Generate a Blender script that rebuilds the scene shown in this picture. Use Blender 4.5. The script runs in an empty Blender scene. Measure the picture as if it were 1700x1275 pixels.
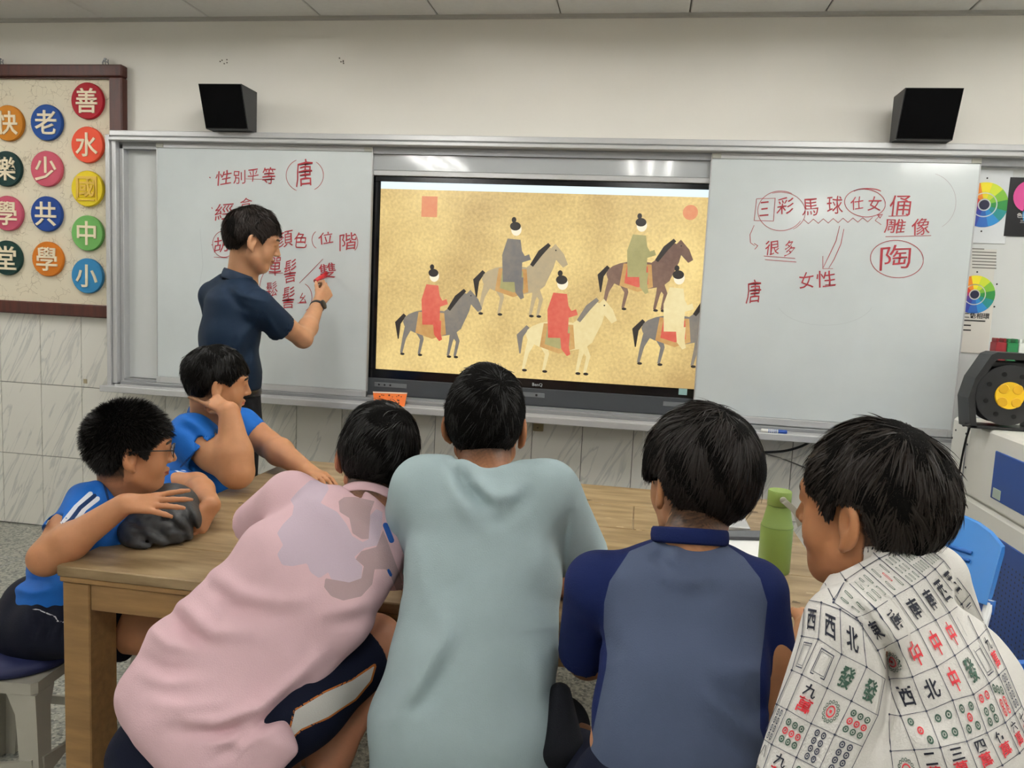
import bpy, math, random
import numpy as np
from mathutils import Vector, Matrix
from mathutils.bvhtree import BVHTree

# ------------------------------------------------------------------ camera
PW, PH = 1700, 1275
FOC = 1304.95
YAW, PIT, ROL = [math.radians(a) for a in (-8.988, 6.350, 2.748)]
CH = 1.43
fw = np.array([math.sin(YAW)*math.cos(PIT), math.cos(YAW)*math.cos(PIT), -math.sin(PIT)])
rt = np.array([math.cos(YAW), -math.sin(YAW), 0.0])
up = np.cross(rt, fw)
CR = rt*math.cos(ROL)+up*math.sin(ROL)
CU = -rt*math.sin(ROL)+up*math.cos(ROL)
CF = fw
EYE = np.array([0, 0, CH])
sc = bpy.context.scene
cam_d = bpy.data.cameras.new('camera'); cam = bpy.data.objects.new('camera', cam_d)
sc.collection.objects.link(cam); sc.camera = cam
cam.matrix_world = Matrix(((CR[0], CU[0], -CF[0], 0), (CR[1], CU[1], -CF[1], 0), (CR[2], CU[2], -CF[2], CH), (0, 0, 0, 1)))
cam_d.sensor_fit = 'HORIZONTAL'; cam_d.sensor_width = 36
cam_d.lens = 36*FOC/PW; cam_d.clip_start = 0.05

def ray(x, y):
    return CR*((x-850)/FOC)-CU*((y-637.5)/FOC)+CF
def q(x, y, Y):            # point of the place seen at photo pixel (x, y), at depth Y from the camera wall
    d = ray(x, y); return d*(Y/d[1])+EYE
def qz(x, y, z):
    d = ray(x, y); return d*((z-CH)/d[2])+EYE
def qx(x, y, X):
    d = ray(x, y); return d*(X/d[0])+EYE
def topx(p):               # points -> photo pixels
    p = np.asarray(p)-EYE
    c = p@CF
    return np.stack([850+FOC*(p@CR)/c, 637.5-FOC*(p@CU)/c], -1)

# ------------------------------------------------------------------ world, lights, exposure
wd = bpy.data.worlds.new('world'); sc.world = wd; wd.use_nodes = True
wd.node_tree.nodes['Background'].inputs[0].default_value = (0.75, 0.85, 1, 1)
wd.node_tree.nodes['Background'].inputs[1].default_value = 0.3
sc.view_settings.view_transform = 'Standard'; sc.view_settings.look = 'None'
sc.view_settings.gamma = 1; sc.view_settings.use_curve_mapping = False
sc.view_settings.exposure = 0.0
WALL = 3.9; CEIL = 2.773
LAMP_W = 38.0             # radiance of the fluorescent tubes
TROFFERS = [(0.0, -0.15), (2.1, -3.0), (-2.1, -0.15), (2.4, 0.6), (-0.1, -3.0), (-2.2, -3.0), (-3.7, 2.5), (-1.3, 2.5), (1.1, 2.5), (3.3, 2.5)]

# ------------------------------------------------------------------ helpers
C = sc.collection
def lin(c):
    if isinstance(c, str):
        c = [int(c[i:i+2], 16)/255 for i in (0, 2, 4)]
    return tuple(((v/12.92) if v <= 0.04045 else ((v+0.055)/1.055)**2.4) for v in c)+(1.0,)
MATS = {}
def mat(name, col, rough=0.5, metal=0.0, noise=0.0, nscale=8.0, bump=0.0, bscale=60.0, spec=0.5, emit=None, estr=1.0, stretch=None, sss=0.0, coat=0.0, marks=None, trans=0.0, col2=None):
    if name in MATS: return MATS[name]
    m = bpy.data.materials.new(name); MATS[name] = m; m.use_nodes = True
    nt = m.node_tree; N = nt.nodes; L = nt.links; b = N['Principled BSDF']
    c = lin(col); b.inputs['Base Color'].default_value = c
    b.inputs['Roughness'].default_value = rough; b.inputs['Metallic'].default_value = metal
    b.inputs['Specular IOR Level'].default_value = spec
    b.inputs['Coat Weight'].default_value = coat
    if trans: b.inputs['Transmission Weight'].default_value = trans
    if sss:
        b.inputs['Subsurface Weight'].default_value = sss; b.inputs['Subsurface Radius'].default_value = (0.02, 0.007, 0.004)
        b.inputs['Subsurface Scale'].default_value = 0.5
    if emit is not None:
        b.inputs['Emission Color'].default_value = lin(emit); b.inputs['Emission Strength'].default_value = estr
    tc = N.new('ShaderNodeTexCoord'); mp = N.new('ShaderNodeMapping'); L.new(tc.outputs['Object'], mp.inputs[0])
    if stretch: mp.inputs['Scale'].default_value = stretch
    out = None
    if noise > 0:
        t = N.new('ShaderNodeTexNoise'); t.inputs['Scale'].default_value = nscale; t.inputs['Detail'].default_value = 5
        L.new(mp.outputs[0], t.inputs[0])
        mx = N.new('ShaderNodeMix'); mx.data_type = 'RGBA'
        ra = N.new('ShaderNodeValToRGB'); ra.color_ramp.elements[0].position = 0.35; ra.color_ramp.elements[1].position = 0.65
        L.new(t.outputs[0], ra.inputs[0]); L.new(ra.outputs[0], mx.inputs[0])
        if col2 is not None: c2 = lin(col2)
        else: c2 = tuple(max(0, v*(1-noise)) for v in c[:3])+(1,)
        mx.inputs[6].default_value = c2
        mx.inputs[7].default_value = c if col2 is not None else tuple(min(1, v*(1+noise*0.6)) for v in c[:3])+(1,)
        out = mx.outputs[2]; L.new(out, b.inputs['Base Color'])
    if marks:               # list of (attribute, colour): attribute > 0 takes the colour
        for at, cc in marks:
            a = N.new('ShaderNodeAttribute'); a.attribute_name = at
            g = N.new('ShaderNodeMath'); g.operation = 'GREATER_THAN'; g.inputs[1].default_value = 0.0
            if at in ('hairy', 'blush'):
                g = N.new('ShaderNodeMapRange'); g.inputs[1].default_value = 0.0; g.inputs[2].default_value = 1.0
            L.new(a.outputs['Fac'], g.inputs[0])
            mx = N.new('ShaderNodeMix'); mx.data_type = 'RGBA'
            L.new(g.outputs[0], mx.inputs[0])
            if out is None: mx.inputs[6].default_value = c
            else: L.new(out, mx.inputs[6])
            mx.inputs[7].default_value = lin(cc)
            out = mx.outputs[2]; L.new(out, b.inputs['Base Color'])
    if bump > 0:
        t = N.new('ShaderNodeTexNoise'); t.inputs['Scale'].default_value = bscale; t.inputs['Detail'].default_value = 4
        L.new(mp.outputs[0], t.inputs[0])
        bp = N.new('ShaderNodeBump'); bp.inputs['Strength'].default_value = bump; bp.inputs['Distance'].default_value = 0.004
        L.new(t.outputs[0], bp.inputs['Height']); L.new(bp.outputs[0], b.inputs['Normal'])
    return m

def link(o, parent=None):
    C.objects.link(o)
    if parent is not None: o.parent = parent
    return o
def tag(o, label=None, cat=None, group=None, kind=None):
    if label: o['label'] = label
    if cat: o['category'] = cat
    if group: o['group'] = group
    if kind: o['kind'] = kind
    return o
def empty(name, label, cat, loc=(0, 0, 0), group=None):
    o = bpy.data.objects.new(name, None); o.empty_display_size = 0.05; o.location = loc; link(o)
    return tag(o, label, cat, group)
def mesh_np(name, V, F, m=None, parent=None, smooth=True, mats=None, midx=None):
    """V (n,3), F (k,3|4) int array; world coordinates, the parent's location is subtracted"""
    V = np.asarray(V, dtype=np.float32)
    if parent is not None:
        w = np.array(wloc(parent)); V = V-w.astype(np.float32)
    me = bpy.data.meshes.new(name)
    if isinstance(F, np.ndarray):
        k = F.shape[1]
        me.vertices.add(len(V)); me.vertices.foreach_set('co', V.ravel())
        me.loops.add(F.size); me.loops.foreach_set('vertex_index', F.astype(np.int32).ravel())
        me.polygons.add(len(F)); me.polygons.foreach_set('loop_start', np.arange(0, F.size, k, dtype=np.int32))
        me.polygons.foreach_set('loop_total', np.full(len(F), k, dtype=np.int32))
        me.update(calc_edges=True); me.validate()
    else:
        me.from_pydata([tuple(map(float, v)) for v in V], [], [tuple(f) for f in F]); me.update()
    for mm in (mats or [m]):
        if mm: me.materials.append(mm)
    if midx is not None: me.polygons.foreach_set('material_index', np.asarray(midx, dtype=np.int32))
    me.polygons.foreach_set('use_smooth', [smooth]*len(me.polygons))
    o = bpy.data.objects.new(name, me); return link(o, parent)
def wloc(o):
    p = Vector((0, 0, 0))
    while o is not None: p += o.location; o = o.parent
    return p
def shared(name, me, loc, parent):
    o = bpy.data.objects.new(name, me); o.location = Vector(loc)-wloc(parent) if parent else Vector(loc)
    return link(o, parent)

class MB:
    """collects simple solids, then links them as one mesh"""
    def __init__(s): s.V = []; s.F = []; s.M = []; s.m = 0
    def add(s, V, F):
        n = len(s.V); s.V += [tuple(map(float, v)) for v in V]; s.F += [tuple(i+n for i in f) for f in F]; s.M += [s.m]*len(F)
        return s
    def box(s, x0, x1, y0, y1, z0, z1, bev=0.0):
        x0, x1 = sorted((x0, x1)); y0, y1 = sorted((y0, y1)); z0, z1 = sorted((z0, z1))
        if bev <= 0:
            V = [(x, y, z) for z in (z0, z1) for y in (y0, y1) for x in (x0, x1)]
            return s.add(V, [(0, 2, 3, 1), (4, 5, 7, 6), (0, 1, 5, 4), (2, 6, 7, 3), (0, 4, 6, 2), (1, 3, 7, 5)])
        b = min(bev, (x1-x0)/2.01, (y1-y0)/2.01, (z1-z0)/2.01)
        V = []; ix = {}
        for a, xx in enumerate((x0, x1)):
            for c, yy in enumerate((y0, y1)):
                for e, zz in enumerate((z0, z1)):
                    sx, sy, sz = (1 if a == 0 else -1), (1 if c == 0 else -1), (1 if e == 0 else -1)
                    for k in range(3):
                        ix[(a, c, e, k)] = len(V)
                        V.append((xx+(0 if k == 0 else sx*b), yy+(0 if k == 1 else sy*b), zz+(0 if k == 2 else sz*b)))
        F = []
        for a in (0, 1):
            f = [ix[(a, 0, 0, 0)], ix[(a, 0, 1, 0)], ix[(a, 1, 1, 0)], ix[(a, 1, 0, 0)]]; F.append(f if a == 0 else f[::-1])
            f = [ix[(0, a, 0, 1)], ix[(1, a, 0, 1)], ix[(1, a, 1, 1)], ix[(0, a, 1, 1)]]; F.append(f if a == 0 else f[::-1])
            f = [ix[(0, 0, a, 2)], ix[(0, 1, a, 2)], ix[(1, 1, a, 2)], ix[(1, 0, a, 2)]]; F.append(f if a == 0 else f[::-1])
        for c in (0, 1):
            for e in (0, 1):
                F.append([ix[(0, c, e, 1)], ix[(1, c, e, 1)], ix[(1, c, e, 2)], ix[(0, c, e, 2)]])
                F.append([ix[(c, 0, e, 0)], ix[(c, 1, e, 0)], ix[(c, 1, e, 2)], ix[(c, 0, e, 2)]])
                F.append([ix[(c, e, 0, 0)], ix[(c, e, 1, 0)], ix[(c, e, 1, 1)], ix[(c, e, 0, 1)]])
        for a in (0, 1):
            for c in (0, 1):
                for e in (0, 1): F.append([ix[(a, c, e, 0)], ix[(a, c, e, 1)], ix[(a, c, e, 2)]])
        return s.add(V, F)
    def prism(s, pts, axis, a, b):
        """polygon pts (2-d) extruded along axis from a to b"""
        n = len(pts)
        def mk(p, t):
            return {'x': (t, p[0], p[1]), 'y': (p[0], t, p[1]), 'z': (p[0], p[1], t)}[axis]
        V = [mk(p, a) for p in pts]+[mk(p, b) for p in pts]
        return s.add(V, [tuple(range(n))[::-1], tuple(range(n, 2*n))]+[(i, (i+1) % n, n+(i+1) % n, n+i) for i in range(n)])
    def tube(s, pts, r, n=8, cap=True):
        pts = [np.array(p, float) for p in pts]; k = len(pts)
        rr = r if hasattr(r, '__len__') else [r]*k
        V = []; ref = None
        for i, p in enumerate(pts):
            t = pts[min(i+1, k-1)]-pts[max(i-1, 0)]; t = t/(np.linalg.norm(t)+1e-9)
            if ref is None:
                ref = np.cross(t, (0, 0, 1)) if abs(t[2]) < 0.9 else np.cross(t, (1, 0, 0))
            ref = ref-t*(ref@t); ref /= np.linalg.norm(ref)+1e-9
            o = np.cross(t, ref)
            for j in range(n):
                a = 2*math.pi*j/n; V.append(p+(ref*math.cos(a)+o*math.sin(a))*rr[i])
        F = [(i*n+j, i*n+(j+1) % n, (i+1)*n+(j+1) % n, (i+1)*n+j) for i in range(k-1) for j in range(n)]
        if cap: F += [tuple(range(n))[::-1], tuple(range((k-1)*n, k*n))]
        return s.add(V, F)
    def lathe(s, prof, c, n=32, axis='z'):
        """prof: list of (radius, height)"""
        V = []
        for r, h in prof:
            for j in range(n):
                a = 2*math.pi*j/n; x, y = r*math.cos(a), r*math.sin(a)
                V.append({'z': (c[0]+x, c[1]+y, c[2]+h), 'y': (c[0]+x, c[1]+h, c[2]+y), 'x': (c[0]+h, c[1]+x, c[2]+y)}[axis])
        k = len(prof)
        F = [(i*n+j, i*n+(j+1) % n, (i+1)*n+(j+1) % n, (i+1)*n+j) for i in range(k-1) for j in range(n)]
        F += [tuple(range(n))[::-1], tuple(range((k-1)*n, k*n))]
        return s.add(V, F)
    def build(s, name, m, parent=None, smooth=False, mats=None):
        o = mesh_np(name, s.V, list(s.F), m, parent, smooth, mats=mats, midx=s.M if mats else None)
        if smooth == 'auto': pass
        return o
def smooth_by_angle(o, deg=35):
    me = o.data
    me.polygons.foreach_set('use_smooth', [True]*len(me.polygons))
    import bmesh
    bm = bmesh.new(); bm.from_mesh(me); bmesh.ops.recalc_face_normals(bm, faces=bm.faces)
    for e in bm.edges:
        if len(e.link_faces) == 2 and e.calc_face_angle(0) > math.radians(deg): e.smooth = False
    bm.to_mesh(me); bm.free(); return o
def place(o, loc, rotz=0.0, tilt=(0, 0)):
    o.location = loc; o.rotation_euler = (tilt[0], tilt[1], rotz); return o

# text -> flat triangles (built-in font)
_tc = {}
def text2d(s, extrude=0.0, offset=0.0, res=2):
    key = (s, extrude, offset, res)
    if key in _tc: return _tc[key]
    cu = bpy.data.curves.new('t', 'FONT'); cu.body = s; cu.size = 1.0; cu.extrude = extrude; cu.offset = offset; cu.resolution_u = res
    cu.align_x = 'CENTER'; cu.fill_mode = 'BOTH' if extrude else 'FRONT'
    ob = bpy.data.objects.new('t', cu); C.objects.link(ob)
    dg = bpy.context.evaluated_depsgraph_get()
    me = bpy.data.meshes.new_from_object(ob.evaluated_get(dg))
    V = np.zeros(len(me.vertices)*3, dtype=np.float32); me.vertices.foreach_get('co', V); V = V.reshape(-1, 3)
    F = [tuple(p.vertices) for p in me.polygons]
    if len(V):
        lo = V.min(0); hi = V.max(0); c = (lo+hi)/2; V = V-np.array([c[0], c[1], 0]); s_ = max(hi[0]-lo[0], hi[1]-lo[1])
        w = (hi[0]-lo[0], hi[1]-lo[1])
    else: w = (1, 1)
    bpy.data.meshes.remove(me); bpy.data.objects.remove(ob); bpy.data.curves.remove(cu)
    _tc[key] = (V, F, w); return _tc[key]

# ------------------------------------------------------------------ solid modelling by distance fields
def nrm(v): v = np.asarray(v, float); return v/(np.linalg.norm(v)+1e-12)
def frame(fwd, upv=(0, 0, 1)):
    """columns: right, forward, up"""
    f = nrm(fwd); r = nrm(np.cross(f, upv)); u = np.cross(r, f)
    return np.stack([r, f, u], 1)
class Solid:
    def __init__(s): s.P = []; s.D = []
    def _add(s, fn, c, R, k, op): s.P.append((fn, np.asarray(c, np.float32), float(R), float(k), op)); return s
    def cap(s, a, b, ra, rb=None, k=0.01, op='u'):
        a = np.asarray(a, np.float32); b = np.asarray(b, np.float32); rb = ra if rb is None else rb
        ab = b-a; L2 = float(ab@ab)+1e-12
        def fn(p):
            t = np.clip((p-a)@ab/L2, 0, 1)
            w = p-a-t[..., None]*ab
            return np.sqrt((w*w).sum(-1))-(ra+(rb-ra)*t)
        return s._add(fn, (a+b)/2, math.sqrt(L2)/2+max(ra, rb), k, op)
    def chain(s, pts, rs, k=0.01, op='u'):
        for i in range(len(pts)-1): s.cap(pts[i], pts[i+1], rs[i], rs[i+1], k, op)
        return s
    def ell(s, c, r, Rm=None, k=0.01, op='u'):
        c = np.asarray(c, np.float32); r = np.asarray(r, np.float32)
        M_ = np.eye(3, dtype=np.float32) if Rm is None else np.asarray(Rm, np.float32)
        def fn(p):
            l = (p-c)@M_
            k0 = np.sqrt(((l/r)**2).sum(-1)); k1 = np.sqrt(((l/(r*r))**2).sum(-1))+1e-9
            return k0*(k0-1)/k1
        return s._add(fn, c, float(r.max()), k, op)
    def ecap(s, a, b, ra, rb, lat, k=0.03, op='u', e=2.0):
        """elliptic limb from a to b; ra, rb = (half width, half depth); lat = direction of the width"""
        a = np.asarray(a, np.float32); b = np.asarray(b, np.float32); ax = (b-a).astype(float); Ln = np.linalg.norm(ax); z = ax/Ln
        x = np.asarray(lat, float); x = nrm(x-z*(x@z)); y = np.cross(z, x)
        x = x.astype(np.float32); y = y.astype(np.float32); z = z.astype(np.float32)
        def fn(p):
            w = p-a; lz = w@z; t = np.clip(lz/Ln, 0, 1)
            lx = np.abs(w@x); ly = np.abs(w@y); ex = np.abs(lz-t*Ln)
            A = ra[0]+(rb[0]-ra[0])*t; B = ra[1]+(rb[1]-ra[1])*t; Cc = np.minimum(A, B)*0.8
            if e == 2.0:
                k0 = np.sqrt((lx/A)**2+(ly/B)**2+(ex/Cc)**2)
            else:
                k0 = ((lx/A)**e+(ly/B)**e+(ex/Cc)**e)**(1/e)
            k1 = np.sqrt((lx/A**2)**2+(ly/B**2)**2+(ex/Cc**2)**2)+1e-9
            return np.where(k0 < 0.3, -0.5*np.minimum(A, B), k0*(k0-1)/k1)
        return s._add(fn, (a+b)/2, Ln/2+max(ra[0], ra[1], rb[0], rb[1]), k, op)
    def loft(s, C_, W, lat, k=0.03, e=2.0):
        for i in range(len(C_)-1): s.ecap(C_[i], C_[i+1], W[i], W[i+1], lat if not isinstance(lat, list) else lat[i], k, 'u', e)
        return s
    def cutplane(s, c, n, R, k=0.0):
        """removes what lies on the n side of the plane within a ball of radius R"""
        c = np.asarray(c, np.float32); n = nrm(n).astype(np.float32)
        def fn(p):
            w = p-c
            return np.maximum(-(w@n), np.sqrt((w*w).sum(-1))-R)
        return s._add(fn, c, R, k, 's')
    def box(s, c, h, Rm=None, r=0.005, k=0.01, op='u'):
        c = np.asarray(c, np.float32); h = np.asarray(h, np.float32)-r; M_ = np.eye(3, dtype=np.float32) if Rm is None else np.asarray(Rm, np.float32)
        def fn(p):
            d = np.abs((p-c)@M_)-h
            return np.sqrt((np.maximum(d, 0)**2).sum(-1))+np.minimum(d.max(-1), 0)-r
        return s._add(fn, c, float(np.linalg.norm(h))+r, k, op)
    def fold(s, pts, w, h):
        """ridge (h > 0) or crease (h < 0) along a polyline"""
        pts = [np.asarray(p, np.float32) for p in pts]
        s.D.append((pts, w, h)); return s
    def ev(s, p, mask=None):
        d = np.full(p.shape[:-1], 1.0, np.float32)
        blocky = p.ndim == 3
        if blocky:
            bc = p.mean(1); br = np.sqrt(((p[:, 0]-bc)**2).sum(-1)).max()+1e-4
        for fn, c, R, k, op in s.P:
            if blocky:
                m = np.sqrt(((bc-c)**2).sum(-1)) < R+br+k+0.02
                if not m.any(): continue
                pi = p[m]; dd = d[m]
            else: pi = p; dd = d; m = slice(None)
            di = fn(pi).astype(np.float32)
            if op == 's': di = -di; a_, b_ = -dd, -di
            else: a_, b_ = dd, di
            if k > 0:
                h = np.maximum(k-np.abs(a_-b_), 0)/k; r = np.minimum(a_, b_)-h*h*k*0.25
            else: r = np.minimum(a_, b_)
            d[m] = -r if op == 's' else r
        for pts, w, h in s.D:
            best = None
            vd = nrm(pts[len(pts)//2]-EYE).astype(np.float32)
            pf_ = p-EYE.astype(np.float32); dep = (pf_@vd)[..., None]
            pf_ = pf_/dep*float((pts[len(pts)//2]-EYE)@vd)+EYE.astype(np.float32)
            for i in range(len(pts)-1):
                a, b = pts[i], pts[i+1]; ab = b-a; ab = ab-vd*(ab@vd); L2 = float(ab@ab)+1e-12
                w0 = pf_-a; w0 = w0-(w0@vd)[..., None]*vd
                t = np.clip(w0@ab/L2, 0, 1); ww = w0-t[..., None]*ab
                g = (ww*ww).sum(-1)
                tt = (i+t)/(len(pts)-1)
                env = np.sin(np.clip(tt, 0.04, 0.96)*math.pi)**0.7
                v = env*np.exp(-g/(w*w))
                best = v if best is None else np.maximum(best, v)
            d = d-1.7*h*best
        return d
    def mesh(s, h):
        lo = np.min([c-R for _, c, R, _, op in s.P if op == 'u'], 0)-3*h
        hi = np.max([c+R for _, c, R, _, op in s.P if op == 'u'], 0)+3*h
        B = 8; nb = np.ceil((hi-lo)/(h*B)).astype(int)+1
        bi = np.stack(np.meshgrid(*[np.arange(n) for n in nb], indexing='ij'), -1).reshape(-1, 3)
        bc = (lo+(bi*B+(B-1)/2)*h).astype(np.float32)
        dc = s.ev(bc)
        dims = nb*B
        vol = np.repeat(np.repeat(np.repeat(dc.reshape(nb), B, 0), B, 1), B, 2)
        act = np.abs(dc) < h*B*0.87*1.6+0.012
        off = np.stack(np.meshgrid(*[np.arange(B)]*3, indexing='ij'), -1).reshape(-1, 3)
        ab = bi[act]
        for st in range(0, len(ab), 3000):
            gi = ab[st:st+3000, None, :]*B+off[None]
            pp = (lo+gi*h).astype(np.float32)
            dv = s.ev(pp)
            vol[gi[..., 0], gi[..., 1], gi[..., 2]] = dv
        vol[0] = 1; vol[-1] = 1; vol[:, 0] = 1; vol[:, -1] = 1; vol[:, :, 0] = 1; vol[:, :, -1] = 1
        return nets(vol, lo, h)
def nets(vol, lo, h):
    S = vol < 0
    sl = (slice(0, -1), slice(1, None))
    cnt = np.zeros(tuple(n-1 for n in S.shape), np.int8)
    for i in (0, 1):
        for j in (0, 1):
            for k in (0, 1): cnt += S[sl[i], sl[j], sl[k]]
    act = np.argwhere((cnt > 0) & (cnt < 8))
    idx = np.full(cnt.shape, -1, np.int32); idx[act[:, 0], act[:, 1], act[:, 2]] = np.arange(len(act))
    co = np.array([(i, j, k) for i in (0, 1) for j in (0, 1) for k in (0, 1)])
    cv = np.stack([vol[act[:, 0]+c[0], act[:, 1]+c[1], act[:, 2]+c[2]] for c in co], 1)
    acc = np.zeros((len(act), 3)); n = np.zeros(len(act))
    for a in range(8):
        for b in range(a+1, 8):
            if np.abs(co[a]-co[b]).sum() != 1: continue
            m = (cv[:, a] < 0) != (cv[:, b] < 0)
            t = cv[m, a]/(cv[m, a]-cv[m, b])
            acc[m] += co[a]+(co[b]-co[a])*t[:, None]; n[m] += 1
    V = lo+(act+acc/n[:, None])*h
    Fs = []
    for ax in range(3):
        u, v = [(1, 2), (2, 0), (0, 1)][ax]
        s0 = [slice(None)]*3; s1 = [slice(None)]*3; s0[ax] = slice(0, -1); s1[ax] = slice(1, None)
        A, Bv = S[tuple(s0)], S[tuple(s1)]
        e = np.argwhere(A != Bv)
        e = e[(e[:, u] > 0) & (e[:, v] > 0) & (e[:, u] < S.shape[u]-1) & (e[:, v] < S.shape[v]-1)]
        du = np.zeros(3, int); du[u] = 1; dv = np.zeros(3, int); dv[v] = 1
        def g(x): return idx[x[:, 0], x[:, 1], x[:, 2]]
        quad = np.stack([g(e-du-dv), g(e-dv), g(e), g(e-du)], 1)
        fl = ~A[e[:, 0], e[:, 1], e[:, 2]]
        quad[fl] = quad[fl][:, ::-1]
        Fs.append(quad[(quad >= 0).all(1)])
    return V.astype(np.float32), np.concatenate(Fs)
def solid_obj(name, S, h, m, parent=None, relax=1):
    V, F = S.mesh(h)
    if relax:
        for _ in range(relax):
            acc = np.zeros_like(V); n = np.zeros(len(V), np.float32)
            for a, b in ((0, 1), (1, 2), (2, 3), (3, 0)):
                np.add.at(acc, F[:, a], V[F[:, b]]); np.add.at(n, F[:, a], 1)
                np.add.at(acc, F[:, b], V[F[:, a]]); np.add.at(n, F[:, b], 1)
            V = V*0.5+acc/np.maximum(n, 1)[:, None]*0.5
    o = mesh_np(name, V, F, m, parent, True)
    o['_n'] = 0; del o['_n']
    return o, V.astype(float), F
def normals(V, F):
    n = np.cross(V[F[:, 2]]-V[F[:, 0]], V[F[:, 3]]-V[F[:, 1]]); N = np.zeros_like(V)
    for k in range(4): np.add.at(N, F[:, k], n)
    return N/(np.linalg.norm(N, axis=1)[:, None]+1e-12)
def attr(o, name, vals):
    a = o.data.attributes.new(name, 'FLOAT', 'POINT'); a.data.foreach_set('value', np.asarray(vals, np.float32))
def polysd(P, poly):
    """signed distance (positive inside) of points P (n,2) to a polygon"""
    poly = np.asarray(poly, float); n = len(poly); d = np.full(len(P), 1e9); ins = np.zeros(len(P), bool)
    for i in range(n):
        a, b = poly[i], poly[(i+1) % n]; ab = b-a; w = P-a
        t = np.clip(w@ab/(ab@ab+1e-9), 0, 1); e = w-t[:, None]*ab; d = np.minimum(d, np.hypot(e[:, 0], e[:, 1]))
        c = ((a[1] <= P[:, 1]) & (P[:, 1] < b[1])) | ((b[1] <= P[:, 1]) & (P[:, 1] < a[1]))
        with np.errstate(divide='ignore', invalid='ignore'):
            xi = a[0]+(P[:, 1]-a[1])*(b[0]-a[0])/(b[1]-a[1])
        ins ^= c & (P[:, 0] < xi)
    return np.where(ins, d, -d)
def linesd(P, pts, w):
    d = np.full(len(P), 1e9)
    for i in range(len(pts)-1):
        a = np.array(pts[i], float); b = np.array(pts[i+1], float); ab = b-a; ww = P-a
        t = np.clip(ww@ab/(ab@ab+1e-9), 0, 1); e = ww-t[:, None]*ab; d = np.minimum(d, np.hypot(e[:, 0], e[:, 1]))
    return w-d

# ------------------------------------------------------------------ figures
SKIN = dict(rough=0.5, sss=0.12, spec=0.35, noise=0.06, nscale=30, bump=0.06, bscale=220)
class Head:
    def __init__(s, c, face, upv=(0, 0, 1), sc_=1.0):
        s.c = np.asarray(c, float); s.R = frame(face, upv); s.s = sc_
    def w(s, p): return s.c+s.R@(np.asarray(p, float)*s.s)
    def add(s, S, fat=1.0):
        k = s.s; R_ = s.R; w = s.w
        def el(c, r, kk=0.012, op='u', rot=None): S.ell(w(c), np.array(r)*k, R_ if rot is None else R_@rot, kk*k, op)
        el((0, -.012, .03), (.076, .094, .085)); el((0, .035, .02), (.066, .062, .07), .03)
        el((0, .028, -.045), (.058*fat, .062, .066), .03)
        el((0, .062, -.088), (.026*fat, .024, .022), .03)
        for sx in (-1, 1):
            el((sx*.036*fat, .056, -.035), (.026*fat, .024, .03), .025)
            S.cap(w((sx*.052*fat, .005, -.06)), w((sx*.02, .06, -.095)), .018*k, .016*k, .025*k)
            el((sx*.033, .098, .014), (.019, .014, .011), .012, 's')
            el((sx*.033, .082, .013), (.015, .0135, .010), .004)
            S.cap(w((sx*.015, .093, .031)), w((sx*.048, .080, .032)), .006*k, .006*k, .018*k)
        S.cap(w((0, .090, .022)), w((0, .110, -.022)), .007*k, .0105*k, .012*k)
        for sx in (-1, 1): el((sx*.013, .099, -.026), (.009, .009, .007), .006)
        el((0, .094, -.052), (.024, .010, .0055), .006); el((0, .092, -.063), (.021, .010, .0065), .006)
        S.cap(w((-.02, .1025, -.0575)), w((.02, .1025, -.0575)), .0022*k, .0022*k, .003*k, 's')
        for sx in (-1, 1):
            a = math.radians(25*sx); rz = np.array([[math.cos(a), -math.sin(a), 0], [math.sin(a), math.cos(a), 0], [0, 0, 1]])
            el((sx*.086, -.008, -.006), (.008, .021, .034), .006, 'u', rz)
            el((sx*.0985, .001, .000), (.0165, .0125, .021), .002, 's', rz)
            S.cap(w((sx*.0845, -.004, -.034)), w((sx*.080, .004, -.043)), .008*k, .006*k, .006*k)
    def eyes(s, parent):
        for sx in (-1, 1):
            mb = MB(); c = s.w((sx*.032, .0795, .013)); r = .0125*s.s
            V = []; n = 16; f = s.R[:, 1]; a_ = s.R[:, 0]; b_ = s.R[:, 2]
            rings = [math.pi*i/10 for i in range(11)]
            for th in rings:
                for j in range(n):
                    ph = 2*math.pi*j/n
                    V.append(c+r*(f*math.cos(th)+(a_*math.cos(ph)+b_*math.sin(ph))*math.sin(th)))
            F = [(i*n+j, i*n+(j+1) % n, (i+1)*n+(j+1) % n, (i+1)*n+j) for i in range(10) for j in range(n)]
            mb.add(V, F); mb.M = [1 if i < n*2 else 0 for i in range(len(F))]
            mb.build('eye', None, parent, True, mats=[mat('eye_white', 'e6e2dc', .2), mat('iris', '1d120c', .15)])
def arm(S, sh, el, wr, r=(.045, .036, .026), k=.02):
    S.chain([sh, (np.array(sh)+el)/2, el], [r[0], r[0]*.95, r[1]], k)
    m = np.array(el)*.7+np.array(wr)*.3
    S.chain([el, m, wr], [r[1], r[1]*1.05, r[2]], k)
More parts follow.
